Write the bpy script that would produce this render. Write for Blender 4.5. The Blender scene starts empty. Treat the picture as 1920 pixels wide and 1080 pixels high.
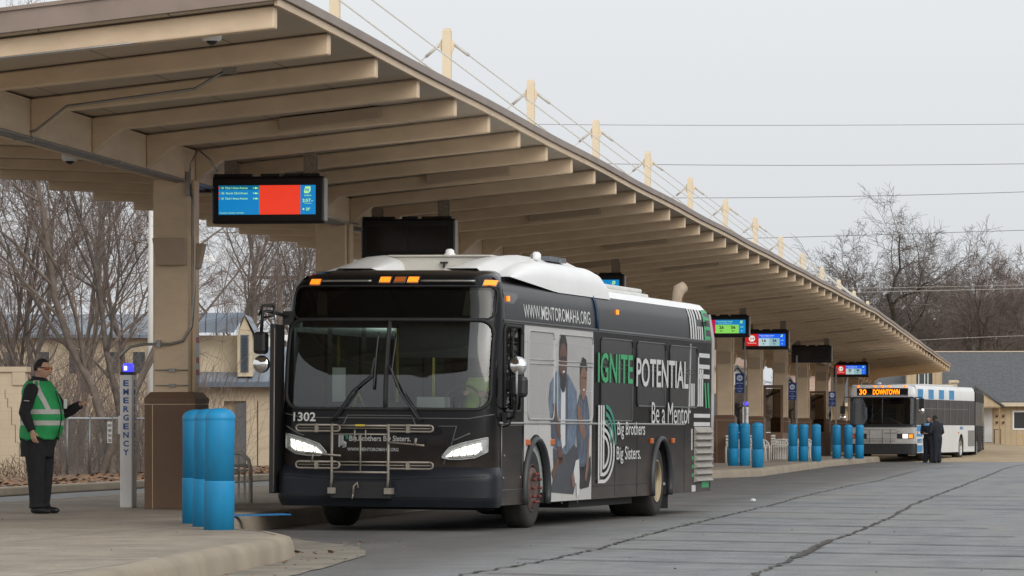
import bpy, bmesh, math, random
from math import sin, cos, pi, radians as R
from mathutils import Vector, Matrix
C = bpy.context.scene.collection
scene = bpy.context.scene
# ------------------------------------------------------------------ camera
F_PX = 8000.0; HOR = 808.0; HC = 1.16; XV = 2080.0        # focal length and horizon of the photograph (1920 px wide)
AL = math.atan((XV - 960) / F_PX); SA, CA = sin(AL), cos(AL)
cam_d = bpy.data.cameras.new('camera'); cam = bpy.data.objects.new('camera', cam_d); C.objects.link(cam)
cam.location = (0, 0, HC); cam.rotation_euler = (R(90), 0, AL)
cam_d.sensor_width = 36; cam_d.lens = 36 * F_PX / 1920; cam_d.shift_y = (HOR - 540) / 1920
cam_d.clip_start = 0.5; cam_d.clip_end = 3000
scene.camera = cam
# ------------------------------------------------------------------ world, sun, exposure
world = bpy.data.worlds.new('World'); scene.world = world; world.use_nodes = True
wn = world.node_tree; wn.nodes.clear()
sky = wn.nodes.new('ShaderNodeTexSky'); sky.sky_type = 'NISHITA'; sky.sun_disc = False
sky.sun_elevation = R(32); sky.sun_rotation = R(145); sky.dust_density = 6; sky.air_density = 1.5
hsv = wn.nodes.new('ShaderNodeHueSaturation'); hsv.inputs['Saturation'].default_value = 0.12
bg1 = wn.nodes.new('ShaderNodeBackground'); bg1.inputs[1].default_value = 0.05
bg2 = wn.nodes.new('ShaderNodeBackground'); bg2.inputs[1].default_value = 0.715      # the cloud deck
tc = wn.nodes.new('ShaderNodeTexCoord'); nz = wn.nodes.new('ShaderNodeTexNoise'); nz.inputs['Scale'].default_value = 1.6; nz.inputs['Detail'].default_value = 4
mp = wn.nodes.new('ShaderNodeMapping'); mp.inputs['Scale'].default_value = (1, 1, 3)
cr = wn.nodes.new('ShaderNodeValToRGB'); cr.color_ramp.elements[0].position = .3; cr.color_ramp.elements[1].position = .75
cr.color_ramp.elements[0].color = (.88, .935, 1.0, 1); cr.color_ramp.elements[1].color = (1.0, 1.015, 1.03, 1)
add = wn.nodes.new('ShaderNodeAddShader'); wo = wn.nodes.new('ShaderNodeOutputWorld')
L = wn.links.new
L(sky.outputs[0], hsv.inputs['Color']); L(hsv.outputs[0], bg1.inputs[0]); L(tc.outputs['Generated'], mp.inputs[0]); L(mp.outputs[0], nz.inputs['Vector'])
L(nz.outputs[0], cr.inputs[0]); L(cr.outputs[0], bg2.inputs[0]); L(bg1.outputs[0], add.inputs[0]); L(bg2.outputs[0], add.inputs[1]); L(add.outputs[0], wo.inputs[0])
sd = bpy.data.lights.new('sun', 'SUN'); sd.energy = 0.95; sd.angle = R(45); sd.color = (1, .96, .9)
sun = bpy.data.objects.new('sun', sd); C.objects.link(sun); sun.rotation_euler = (R(58), 0, R(35))
scene.view_settings.view_transform = 'Standard'; scene.view_settings.look = 'None'
scene.view_settings.exposure = 0.0; scene.view_settings.gamma = 1
scene.view_settings.use_curve_mapping = False
random.seed(5)

def P(u, v, d):                       # the world point seen at pixel (u, v) at distance d
    r = (u - 960) / F_PX * d
    return Vector((-SA * d + CA * r, CA * d + SA * r, HC + (HOR - v) / F_PX * d))
def G(u, v, z=0.0):
    return P(u, v, (HC - z) * F_PX / (v - HOR))
# ------------------------------------------------------------------ materials
def M(name, col, rough=.6, var=0.0, scale=3.0, metal=0.0, emit=0.0, bump=0.0, bscale=40.0, coat=0.0, col2=None, stretch=None, spec=.5):
    m = bpy.data.materials.new(name); m.use_nodes = True; nt = m.node_tree
    b = nt.nodes['Principled BSDF']; c4 = (*col, 1)
    b.inputs['Base Color'].default_value = c4; b.inputs['Roughness'].default_value = rough; b.inputs['Metallic'].default_value = metal
    b.inputs['Specular IOR Level'].default_value = spec
    if coat: b.inputs['Coat Weight'].default_value = coat; b.inputs['Coat Roughness'].default_value = .08
    if emit:
        b.inputs['Emission Color'].default_value = c4; b.inputs['Emission Strength'].default_value = emit
    if var or col2 or bump:
        t = nt.nodes.new('ShaderNodeTexCoord'); v = t.outputs['Object']
        if stretch:
            mm = nt.nodes.new('ShaderNodeMapping'); mm.inputs['Scale'].default_value = stretch; nt.links.new(v, mm.inputs[0]); v = mm.outputs[0]
    if var or col2:
        n = nt.nodes.new('ShaderNodeTexNoise'); n.inputs['Scale'].default_value = scale; n.inputs['Detail'].default_value = 6; n.inputs['Roughness'].default_value = .6
        nt.links.new(v, n.inputs['Vector'])
        r = nt.nodes.new('ShaderNodeValToRGB'); r.color_ramp.elements[0].position = .32; r.color_ramp.elements[1].position = .68
        if col2: r.color_ramp.elements[0].color = (*col2, 1); r.color_ramp.elements[1].color = c4
        else:
            r.color_ramp.elements[0].color = (*[x * (1 - var) for x in col], 1); r.color_ramp.elements[1].color = (*[min(1, x * (1 + var)) for x in col], 1)
        nt.links.new(n.outputs[0], r.inputs[0]); nt.links.new(r.outputs[0], b.inputs['Base Color'])
        if emit: nt.links.new(r.outputs[0], b.inputs['Emission Color'])
    if bump:
        n2 = nt.nodes.new('ShaderNodeTexNoise'); n2.inputs['Scale'].default_value = bscale; n2.inputs['Detail'].default_value = 5
        nt.links.new(v, n2.inputs['Vector']); bp = nt.nodes.new('ShaderNodeBump'); bp.inputs['Strength'].default_value = bump; bp.inputs['Distance'].default_value = .02
        nt.links.new(n2.outputs[0], bp.inputs['Height']); nt.links.new(bp.outputs[0], b.inputs['Normal'])
    return m
def glass(name, tint, ior=1.5, rough=.01):
    m = bpy.data.materials.new(name); m.use_nodes = True; nt = m.node_tree; nt.nodes.clear()
    o = nt.nodes.new('ShaderNodeOutputMaterial'); mx = nt.nodes.new('ShaderNodeMixShader'); f = nt.nodes.new('ShaderNodeFresnel'); f.inputs[0].default_value = ior
    t = nt.nodes.new('ShaderNodeBsdfTransparent'); t.inputs[0].default_value = (*tint, 1); g = nt.nodes.new('ShaderNodeBsdfGlossy'); g.inputs['Roughness'].default_value = rough
    nt.links.new(f.outputs[0], mx.inputs[0]); nt.links.new(t.outputs[0], mx.inputs[1]); nt.links.new(g.outputs[0], mx.inputs[2]); nt.links.new(mx.outputs[0], o.inputs[0])
    return m
def nodes_mat(name, build, rough=.7):
    """material whose base colour socket is made by build(nt, object_coord) -> (colour socket, height socket or None)"""
    m = bpy.data.materials.new(name); m.use_nodes = True; nt = m.node_tree; b = nt.nodes['Principled BSDF']; b.inputs['Roughness'].default_value = rough
    t = nt.nodes.new('ShaderNodeTexCoord'); res = build(nt, t.outputs['Object']); nt.links.new(res[0], b.inputs['Base Color'])
    if len(res) > 1 and res[1] is not None:
        bp = nt.nodes.new('ShaderNodeBump'); bp.inputs['Strength'].default_value = res[2]; bp.inputs['Distance'].default_value = .02
        nt.links.new(res[1], bp.inputs['Height']); nt.links.new(bp.outputs[0], b.inputs['Normal'])
    return m
def noise(nt, v, scale, detail=6, stretch=None, rough=.6):
    if stretch:
        mm = nt.nodes.new('ShaderNodeMapping'); mm.inputs['Scale'].default_value = stretch; nt.links.new(v, mm.inputs[0]); v = mm.outputs[0]
    n = nt.nodes.new('ShaderNodeTexNoise'); n.inputs['Scale'].default_value = scale; n.inputs['Detail'].default_value = detail; n.inputs['Roughness'].default_value = rough
    nt.links.new(v, n.inputs['Vector']); return n.outputs[0]
def ramp(nt, s, stops):
    r = nt.nodes.new('ShaderNodeValToRGB'); e = r.color_ramp.elements
    while len(e) < len(stops): e.new(.5)
    for k, (p, c) in enumerate(stops): e[k].position = p; e[k].color = (*c, 1) if len(c) == 3 else c
    nt.links.new(s, r.inputs[0]); return r.outputs[0]
def mix(nt, fac, a, b, mode='MIX'):
    m = nt.nodes.new('ShaderNodeMix'); m.data_type = 'RGBA'; m.blend_type = mode
    for s, i in ((fac, 0), (a, 6), (b, 7)):
        if isinstance(s, (int, float)): m.inputs[i].default_value = s
        elif isinstance(s, tuple): m.inputs[i].default_value = (*s, 1)
        else: nt.links.new(s, m.inputs[i])
    return m.outputs[2]
def mth(nt, op, a, b=None):
    m = nt.nodes.new('ShaderNodeMath'); m.operation = op
    for i, s in enumerate((a, b)):
        if s is None: continue
        if isinstance(s, (int, float)): m.inputs[i].default_value = s
        else: nt.links.new(s, m.inputs[i])
    return m.outputs[0]
def sep(nt, v):
    s = nt.nodes.new('ShaderNodeSeparateXYZ'); nt.links.new(v, s.inputs[0]); return s.outputs

# ------------------------------------------------------------------ mesh helpers
class MB:
    def __init__(s): s.v = []; s.f = []; s.m = []; s.mi = 0; s.sm = []
    def add(s, vs, fs, smooth=False):
        o = len(s.v); s.v += [tuple(p) for p in vs]
        for f in fs: s.f.append([i + o for i in f]); s.m.append(s.mi); s.sm.append(smooth)
    def box(s, x0, x1, y0, y1, z0, z1, mat=None):
        vs = [Vector((x, y, z)) for z in (z0, z1) for y in (y0, y1) for x in (x0, x1)]
        if mat is not None: vs = [mat @ p for p in vs]
        s.add(vs, [(0, 2, 3, 1), (4, 5, 7, 6), (0, 1, 5, 4), (2, 6, 7, 3), (0, 4, 6, 2), (1, 3, 7, 5)])
    def quad(s, a, b, c, d): s.add([a, b, c, d], [(0, 1, 2, 3)])
    def prism(s, pts, vec):                       # polygon of 3D points swept along vec
        n = len(pts); vec = Vector(vec); vs = [Vector(p) for p in pts] + [Vector(p) + vec for p in pts]
        s.add(vs, [tuple(range(n))[::-1], tuple(range(n, 2 * n))] + [(i, (i + 1) % n, n + (i + 1) % n, n + i) for i in range(n)])
    def tube(s, pts, r, n=8, cap=True, flat=1.0, up=None, smooth=True):
        pts = [Vector(p) for p in pts]; rs = r if isinstance(r, (list, tuple)) else [r] * len(pts)
        vs = []; fs = []; ref = Vector(up) if up else None
        for i, p in enumerate(pts):
            t = (pts[min(i + 1, len(pts) - 1)] - pts[max(i - 1, 0)]).normalized()
            if ref is None: ref = Vector((0, 0, 1)) if abs(t.z) < .9 else Vector((1, 0, 0))
            a = ref - t * ref.dot(t)
            if a.length < 1e-4: a = Vector((0, 1, 0)) - t * t.y
            a.normalize(); b = t.cross(a)
            if not up: ref = a
            ra, rb = rs[i] if isinstance(rs[i], tuple) else (rs[i], rs[i] * flat)
            for k in range(n):
                w = 2 * pi * k / n; vs.append(p + a * (ra * cos(w)) + b * (rb * sin(w)))
        for i in range(len(pts) - 1):
            for k in range(n): fs.append((i * n + k, i * n + (k + 1) % n, (i + 1) * n + (k + 1) % n, (i + 1) * n + k))
        if cap: fs.append(tuple(range(n))[::-1]); fs.append(tuple(range((len(pts) - 1) * n, len(pts) * n)))
        s.add(vs, fs, smooth)
    def lathe(s, prof, c, axis='z', n=24, smooth=True, cap=True):      # prof: list of (radius, height)
        c = Vector(c); vs = []; fs = []
        for (r, h) in prof:
            for k in range(n):
                w = 2 * pi * k / n; a, b = r * cos(w), r * sin(w)
                vs.append(c + Vector({'z': (a, b, h), 'x': (h, a, b), 'y': (b, h, a)}[axis]))
        for i in range(len(prof) - 1):
            for k in range(n): fs.append((i * n + k, i * n + (k + 1) % n, (i + 1) * n + (k + 1) % n, (i + 1) * n + k))
        if cap: fs.append(tuple(range(n))[::-1]); fs.append(tuple(range((len(prof) - 1) * n, len(prof) * n)))
        s.add(vs, fs, smooth)
    def grid(s, fn, nu, nv, smooth=True, flip=False):
        vs = [fn(i / nu, j / nv) for j in range(nv + 1) for i in range(nu + 1)]; w = nu + 1
        fs = [(j * w + i, j * w + i + 1, (j + 1) * w + i + 1, (j + 1) * w + i) for j in range(nv) for i in range(nu)]
        if flip: fs = [f[::-1] for f in fs]
        s.add(vs, fs, smooth)
    def ell(s, c, r, n=10):
        c = Vector(c); m = n
        vs = []; fs = []
        for j in range(m + 1):
            th = pi * j / m
            for k in range(n * 2):
                w = pi * k / n; vs.append(c + Vector((r[0] * sin(th) * cos(w), r[1] * sin(th) * sin(w), r[2] * cos(th))))
        q = n * 2
        for j in range(m):
            for k in range(q): fs.append((j * q + k, (j + 1) * q + k, (j + 1) * q + (k + 1) % q, j * q + (k + 1) % q))
        s.add(vs, fs, True)
    def text(s, txt, o, ux, uy, w, h, bold=0.0):      # lettering that fills the w x h rectangle at o
        vs, fs, (x0, y0, x1, y1) = text2d(txt, bold)
        o = Vector(o); ux = Vector(ux); uy = Vector(uy)
        s.add([o + ux * ((a - x0) / (x1 - x0) * w) + uy * ((b - y0) / (y1 - y0) * h) for a, b in vs], fs)
    def build(s, name, mats, parent=None, bevel=0.0, weld=False):
        me = bpy.data.meshes.new(name); me.from_pydata(s.v, [], s.f)
        if not isinstance(mats, (list, tuple)): mats = [mats]
        for m in mats: me.materials.append(m)
        me.polygons.foreach_set('material_index', s.m); me.polygons.foreach_set('use_smooth', s.sm); me.update()
        o = bpy.data.objects.new(name, me); C.objects.link(o); o.parent = parent
        if weld:
            bm = bmesh.new(); bm.from_mesh(me); bmesh.ops.remove_doubles(bm, verts=bm.verts, dist=1e-4); bmesh.ops.recalc_face_normals(bm, faces=bm.faces); bm.to_mesh(me); bm.free()
        if bevel:
            b = o.modifiers.new('bevel', 'BEVEL'); b.width = bevel; b.segments = 2; b.limit_method = 'ANGLE'; b.angle_limit = R(40)
        return o
_tc = {}
def text2d(txt, bold=0.0):
    k = (txt, bold)
    if k not in _tc:
        cu = bpy.data.curves.new('lettering', 'FONT'); cu.body = txt; cu.offset = bold; cu.resolution_u = 3; cu.fill_mode = 'FRONT'
        ob = bpy.data.objects.new('lettering', cu); C.objects.link(ob)
        me = bpy.data.meshes.new_from_object(ob, depsgraph=bpy.context.evaluated_depsgraph_get())
        vs = [(v.co.x, v.co.y) for v in me.vertices]; fs = [tuple(p.vertices) for p in me.polygons]
        bpy.data.objects.remove(ob); bpy.data.curves.remove(cu); bpy.data.meshes.remove(me)
        xs = [a for a, b in vs]; ys = [b for a, b in vs]; _tc[k] = (vs, fs, (min(xs), min(ys), max(xs), max(ys)))
    return _tc[k]
def tag(o, label=None, cat=None, group=None, kind=None):
    for k, v in (('label', label), ('category', cat), ('group', group), ('kind', kind)):
        if v: o[k] = v
    return o
def thing(name, label, cat, loc=(0, 0, 0), rz=0.0, group=None):
    o = bpy.data.objects.new(name, None); C.objects.link(o); o.location = loc; o.rotation_euler = (0, 0, rz); o.empty_display_size = .3
    return tag(o, label, cat, group)
def copy_tree(o, parent=None, top=True):
    c = o.copy(); C.objects.link(c)
    if parent: c.parent = parent
    for ch in o.children: copy_tree(ch, c, False)
    return c
V = Vector
# ------------------------------------------------------------------ shared materials
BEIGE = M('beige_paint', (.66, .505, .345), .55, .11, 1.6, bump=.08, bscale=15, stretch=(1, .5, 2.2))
BEIGE2 = M('mast_cream_paint', (.74, .62, .45), .55, .04, 2)
BROWN = M('gutter_brown', (.25, .19, .155), .45, .14, 1.5)
DBROWN = M('plinth_brown', (.165, .095, .058), .6, .12, 1.0, bump=.1, bscale=60)
FIXB = M('fixture_brown', (.42, .32, .225), .5, .05)
METAL = M('galvanised', (.32, .31, .29), .4, .12, 6, metal=.7)
BLACK = M('black_plastic', (.018, .018, .019), .45, .1, 5)
WHITEP = M('white_paint', (.74, .74, .72), .4, .05, 2)
BLUE = M('bollard_blue', (.010, .29, .58), .55, bump=.06, bscale=9, col2=(.014, .225, .45), scale=5, stretch=(1, 1, .35))
CABLE = M('cable_steel', (.55, .53, .48), .5)
# ------------------------------------------------------------------ ground, road, platform
def sheet(name, pts, z, mat, kind='structure', thick=0.0):
    m = MB()
    if thick: m.prism([(x, y, z - thick) for x, y in pts], (0, 0, thick))
    else: m.add([(x, y, z) for x, y in pts], [tuple(range(len(pts)))])
    o = m.build(name, mat); o['kind'] = kind
    for f in o.data.polygons: pass
    return o
def b_dirt(nt, v):
    a = ramp(nt, noise(nt, v, .35, 8), [(.3, (.20, .15, .10)), (.5, (.27, .20, .13)), (.7, (.33, .25, .16))])
    n = noise(nt, v, 9, 6); return mix(nt, .35, a, ramp(nt, n, [(.35, (.10, .075, .05)), (.65, (.38, .30, .21))])), n, .4
def b_asphalt(nt, v):
    a = ramp(nt, noise(nt, v, .12, 6, (1, .25, 1)), [(.3, (.115, .122, .132)), (.5, (.153, .162, .174)), (.7, (.195, .205, .218))])
    g = noise(nt, v, 38, 4, (1, .6, 1), .75); b = mix(nt, .5, a, ramp(nt, g, [(.32, (.055, .055, .055)), (.68, (.33, .33, .33))]))
    oil = ramp(nt, noise(nt, v, .55, 9, (1, .5, 1), .72), [(.60, (0, 0, 0)), (.72, (1, 1, 1))]); b = mix(nt, mth(nt, 'MULTIPLY', oil, .7), b, (.065, .063, .06))
    md = noise(nt, v, 1.9, 9, (1, .7, 1), .72); b = mix(nt, .55, b, mix(nt, 1.0, b, ramp(nt, md, [(.34, (.45, .44, .43)), (.5, (1, 1, 1)), (.66, (1.6, 1.6, 1.62))]), 'MULTIPLY'))
    st = ramp(nt, noise(nt, v, .9, 8, (1, .12, 1)), [(.42, (0, 0, 0)), (.62, (1, 1, 1))])
    b = mix(nt, mth(nt, 'MULTIPLY', st, .5), b, (.25, .235, .21))
    X = sep(nt, v)[0]                                            # oily, darker bus lane beside the platform
    lane = nt.nodes.new('ShaderNodeMapRange'); lane.inputs[1].default_value = -5.2; lane.inputs[2].default_value = -6.2; nt.links.new(X, lane.inputs[0])
    ln = mth(nt, 'MULTIPLY', lane.outputs[0], ramp(nt, noise(nt, v, .8, 5, (1, .3, 1)), [(.3, (.55, .55, .55)), (.6, (1, 1, 1))]))
    b = mix(nt, mth(nt, 'MULTIPLY', ln, .75), b, (.085, .078, .07))
    return b, g, .35
ASPH = nodes_mat('worn_asphalt', b_asphalt, .62)
def b_conc(nt, v):
    a = ramp(nt, noise(nt, v, .5, 8, (1, .35, 1)), [(.28, (.225, .175, .125)), (.5, (.31, .25, .185)), (.72, (.375, .31, .235))])
    g = noise(nt, v, 30, 5, None, .75); b = mix(nt, .42, a, ramp(nt, g, [(.3, (.13, .11, .09)), (.7, (.42, .38, .32))]))
    md = noise(nt, v, 2.3, 9, (1, .8, 1), .72); b = mix(nt, .5, b, mix(nt, 1.0, b, ramp(nt, md, [(.34, (.55, .53, .5)), (.5, (1, 1, 1)), (.66, (1.4, 1.4, 1.4))]), 'MULTIPLY'))
    s = sep(nt, v)
    jy = mth(nt, 'LESS_THAN', mth(nt, 'FRACT', mth(nt, 'MULTIPLY', s[1], 1 / 3.6)), .006)
    jx = mth(nt, 'LESS_THAN', mth(nt, 'FRACT', mth(nt, 'MULTIPLY', s[0], 1 / 2.35)), .008)
    b = mix(nt, mth(nt, 'MULTIPLY', mth(nt, 'MAXIMUM', jy, jx), .8), b, (.05, .045, .04))
    stn = ramp(nt, noise(nt, v, .8, 9, (1, .4, 1), .7), [(.52, (0, 0, 0)), (.66, (1, 1, 1))]); b = mix(nt, mth(nt, 'MULTIPLY', stn, .45), b, (.13, .11, .088))
    w = ramp(nt, noise(nt, v, 1.3, 9, (1, .35, 1), .7), [(.66, (0, 0, 0)), (.70, (1, 1, 1))])     # worn white paint and salt
    b = mix(nt, mth(nt, 'MULTIPLY', w, .4), b, (.5, .48, .45))
    return b, g, .25
CONC = nodes_mat('platform_concrete', b_conc, .8)
KERB = M('kerb_concrete', (.31, .26, .195), .85, .16, 1.1)
DIRT = nodes_mat('dry_ground', b_dirt, .95)
sheet('ground', [(-700, -100), (700, -100), (700, 1500), (-700, 1500)], -.03, DIRT)
sheet('road', [(-60, 8), (45, 8), (45, 161), (-60, 161)], -.004, ASPH)
# sandy rise beyond the road end
m = MB()
def sandf(a, b):
    x = -14 + 60 * a; y = 160.5 + 90 * b
    return (x, y, -.02 + .42 * min(1, b * 2.2) ** .8 + .05 * sin(x * .7 + y * .3) * min(1, b * 6))
m.grid(sandf, 60, 40); SAND = M('sandy_soil', (.36, .27, .165), .95, .2, .8, bump=.5, bscale=3)
tag(m.build('sandy_ground', SAND), kind='structure')

# the island platform with its sawtooth kerb
edge = [(-6.3, 18), (-6.72, 28.6), (-7.05, 33.1), (-7.22, 36.6), (-7.42, 38.6), (-7.85, 40.0), (-8.5, 41.3), (-9.1, 43.5), (-9.9, 48.5), (-9.95, 60), (-9.95, 98), (-9.9, 103), (-9.2, 106.6),
        (-8.85, 109), (-8.9, 116), (-9.05, 140), (-8.75, 155), (-8.55, 161), (-8.75, 162.6), (-9.6, 164), (-9.6, 208), (-14.3, 208)]
left = [(-14.6, 200), (-14.6, 18)]
def offset(pts, d):
    out = []
    for i, p in enumerate(pts):
        a = V(pts[max(i - 1, 0)]); b = V(pts[min(i + 1, len(pts) - 1)]); t = (b - a).normalized(); n = V((-t.y, t.x)); out.append((p[0] + n.x * d, p[1] + n.y * d))
    return out
inner = offset(edge, .17); m = MB()
sheet('platform', inner + left, .2, CONC)
m = MB(); prof = [(0.0, -.01), (.015, .13), (.045, .185), (.10, .203), (.17, .204)]; rows = [[(x, y, z) for (x, y) in offset(edge, d)] for d, z in prof]
nE = len(edge)
m.add([p for r in rows for p in r], [(j * nE + i, j * nE + i + 1, (j + 1) * nE + i + 1, (j + 1) * nE + i) for j in range(len(rows) - 1) for i in range(nE - 1)], True)
m.prism([(-14.75, 18, 0), (-14.6, 18, 0), (-14.6, 208, 0), (-14.75, 208, 0)], (0, 0, .204))
tag(m.build('platform_kerb', KERB), kind='structure')
# concrete gutter pan along the near kerb
gp = edge[:9]; go_ = [(-5.75, 18), (-6.15, 28.6), (-6.45, 33.1), (-6.65, 36.6), (-6.9, 39.5), (-7.45, 42.2), (-8.35, 44.2), (-9.0, 46), (-9.88, 48.6)]
rg_ = random.Random(9); gp2, go2 = [], []
for i in range(len(gp) - 1):
    for k_ in range(8):
        t_ = k_ / 8; gp2.append(tuple(a + (b - a) * t_ for a, b in zip(gp[i], gp[i + 1]))); go2.append(tuple(a + (b - a) * t_ + rg_.uniform(-.02, .02) for a, b in zip(go_[i], go_[i + 1])))
gp, go_ = gp2, go2
m = MB(); k = len(gp); m.add([(x, y, .003) for x, y in gp] + [(x, y, .003) for x, y in go_], [(i, k + i, k + i + 1, i + 1) for i in range(k - 1)])
tag(m.build('gutter', M('gutter_concrete', (.215, .19, .15), .85, .3, 2.2, bump=.3)), kind='structure')
# far kerb, litter verge beyond the back lane
m = MB(); m.prism([(-19.6, 30, 0), (-19.4, 30, 0), (-19.4, 260, 0), (-19.6, 260, 0)], (0, 0, .16)); tag(m.build('back_lane_kerb', KERB, bevel=.03), kind='structure')
b_litter = lambda nt, v: (mix(nt, noise(nt, v, 14, 6), (.09, .055, .035), (.30, .20, .13)), noise(nt, v, 30, 4), .8)
sheet('verge', [(-60, 30), (-19.6, 30), (-19.6, 260), (-60, 260)], .12, nodes_mat('leaf_litter_soil', b_litter, .95))
rl = random.Random(11)
LEAF = M('dead_leaf', (.22, .12, .06), .8, .5, 3); m = MB()
def leaf(m, x, y, z, r, s):
    a = r.uniform(0, 6.3); t = r.uniform(-.5, .5); ux = V((cos(a), sin(a), t * .4)) * s; uy = V((-sin(a), cos(a), r.uniform(-.6, .6))) * s * .6; c = V((x, y, z + s * .25))
    m.add([c - ux, c - uy, c + ux, c + uy], [(0, 1, 2, 3)])
for i in range(9000):
    leaf(m, -19.7 - abs(rl.gauss(0, 2.2)), rl.uniform(55, 190), .12, rl, rl.uniform(.03, .09))
tag(m.build('leaf_litter', LEAF), kind='stuff')
m = MB()
for (u, v, s) in [(1180, 1055, .05), (532, 1056, .045), (620, 1037, .05), (556, 1037, .05), (500, 1048, .05), (452, 1052, .045), (480, 1048, .05), (430, 1053, .04), (515, 1046, .045), (330, 1078, .05), (345, 1076, .04), (310, 1079, .05), (590, 1038, .04)]:
    p = G(u, v, .01); leaf(m, p.x, p.y, .012, rl, s)
for i in range(90): leaf(m, rl.uniform(-6.6, 2), rl.uniform(34, 60), .004, rl, rl.uniform(.006, .018))
for i in range(110): y_ = rl.uniform(30, 44); leaf(m, -6.9 - (y_ - 30) * .07 + abs(rl.gauss(0, .35)), y_, .006, rl, rl.uniform(.008, .026))
for i in range(70): leaf(m, rl.uniform(-14, -7.8), rl.uniform(30, 60), .203, rl, rl.uniform(.006, .018))
tag(m.build('fallen_leaves', LEAF), kind='stuff')
# tarred joints and the two long cracks
TAR = M('joint_tar', (.062, .052, .044), .8, .3, 8); rj = random.Random(3)
def strip(m, pts, w0, w1, z=.002, step=.35, jit=.03):
    out = []
    for a, b in zip(pts[:-1], pts[1:]):
        a = V(a[:2]); b = V(b[:2]); n = max(1, int((b - a).length / step))
        for i in range(n): out.append(a + (b - a) * (i / n))
    out.append(V(pts[-1][:2])); vs = []
    for i, p in enumerate(out):
        t = (out[min(i + 1, len(out) - 1)] - out[max(i - 1, 0)]).normalized(); q = V((-t.y, t.x)); w = rj.uniform(w0, w1) * .5; j = rj.uniform(-jit, jit)
        vs += [(p.x + q.x * (w + j), p.y + q.y * (w + j), z), (p.x - q.x * (w - j), p.y - q.y * (w - j), z)]
    m.add(vs, [(2 * i, 2 * i + 1, 2 * i + 3, 2 * i + 2) for i in range(len(out) - 1)])
JNT = M('joint_dark', (.040, .037, .034), .85, .2, 6)
m = MB()
for k, d in enumerate([29.6, 33.6, 37.6, 41.5, 45.1, 49.1, 53.2, 57.5, 61.5, 66.3, 69.8, 74.2, 78.9, 83.2, 87.4, 91.8, 96, 101, 106, 111, 117, 122, 128, 134, 140, 147, 154]):
    c = P(1300, HOR, d); a = c + V((1.09, -.55, 0)) * (-.9 - .012 * d - rj.uniform(0, 1.2)); b = c + V((1.09, -.55, 0)) * rj.choice([3.4, 5.5, 9])
    if a.x < -5.3 and d < 60: a = a + (c - a) * ((-5.3 - a.x) / (c.x - a.x)) if c.x > -5.3 else a
    strip(m, [a, a.lerp(b, .5) + V((0, rj.uniform(-.06, .06), 0)), b], .02 + .0006 * d, (.07 if k % 3 else .12) + .0008 * d, .0035, .5, .035)
tag(m.build('slab_joints', JNT), kind='structure'); m = MB()
cr1 = [G(u, v) for u, v in [(860, 1079), (1000, 1055), (1120, 1030), (1210, 1003), (1310, 979), (1350, 969), (1450, 946), (1500, 932), (1600, 909), (1640, 903), (1720, 882), (1800, 874)]]
cr2 = [G(u, v) for u, v in [(1385, 1088), (1460, 1060), (1490, 1046), (1560, 1012), (1600, 999), (1670, 970), (1710, 947), (1760, 927), (1800, 912), (1850, 893), (1885, 878), (1925, 870)]]
strip(m, cr1, .015, .06, .0045, .22, .04); strip(m, cr2, .015, .065, .0045, .22, .04); strip(m, cr2[2:4], .03, .13, .005, .12, .04)
tag(m.build('road_joints', TAR), kind='structure')
m = MB(); m.prism([(*G(440, 969, .2)[:2], .205), (*G(546, 966.5, .2)[:2], .205), (*G(530, 964.5, .2)[:2], .205), (*G(440, 967, .2)[:2], .205)], (0, 0, .01)); m.build('kerb_paint', M('kerb_blue_paint', (.01, .16, .4), .6))['kind'] = 'structure'

# ------------------------------------------------------------------ canopy
S = 10.9; XC = -11.45; XT = -7.57; XL = -15.2
def coly(n): return (n + 6.9) * S - 1.6
def rafy(k): return (k + 14.5) * S / 4 - 1.06
def drop(y): return -.0115 * max(0, y - 139) - .0008 * min(y, 139) + .033
canopy = thing('station_canopy', 'long beige station canopy with a row of rafters, columns, masts and cables', 'canopy', (0, 0, 0))
YA, YB = rafy(0) - .2, rafy(61) + .25
def topz(x, y):                       # underside of the deck
    z = 4.68 + (max(0, x + 11.2) / 3.7) * .39 + (max(0, -11.7 - x) / 3.5) * .14
    return z + drop(y)
m = MB()                              # deck: folded sheet with thickness, follows the fall of the roof
ys = [YA + (YB - YA) * i / 60 for i in range(61)]; xs = [XL - .12, -11.7, -11.2, XT + .015]
vs = []
for y in ys:
    for x in xs: vs.append((x, y, topz(x, y) + .004))
    for x in xs: vs.append((x, y, topz(x, y) + .09))
fs = []
for i in range(60):
    a = i * 8; b = a + 8
    for j in range(3): fs += [(a + j, a + j + 1, b + j + 1, b + j), (a + 4 + j, b + 4 + j, b + 5 + j, a + 5 + j)]
    fs += [(a, b, b + 4, a + 4), (a + 3, a + 7, b + 7, b + 3)]
for a in (0, 480): fs += [(a, a + 4, a + 5, a + 1), (a + 1, a + 5, a + 6, a + 2), (a + 2, a + 6, a + 7, a + 3)]
m.add(vs, fs)
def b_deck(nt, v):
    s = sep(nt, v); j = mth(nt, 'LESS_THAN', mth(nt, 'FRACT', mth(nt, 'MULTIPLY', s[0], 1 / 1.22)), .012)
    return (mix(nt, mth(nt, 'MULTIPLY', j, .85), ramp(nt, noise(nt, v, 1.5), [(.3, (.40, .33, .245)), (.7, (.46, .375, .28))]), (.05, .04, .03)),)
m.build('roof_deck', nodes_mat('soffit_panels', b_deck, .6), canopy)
def wave(y): return .007 * cos(2 * pi * (y - coly(0)) / S)
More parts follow.
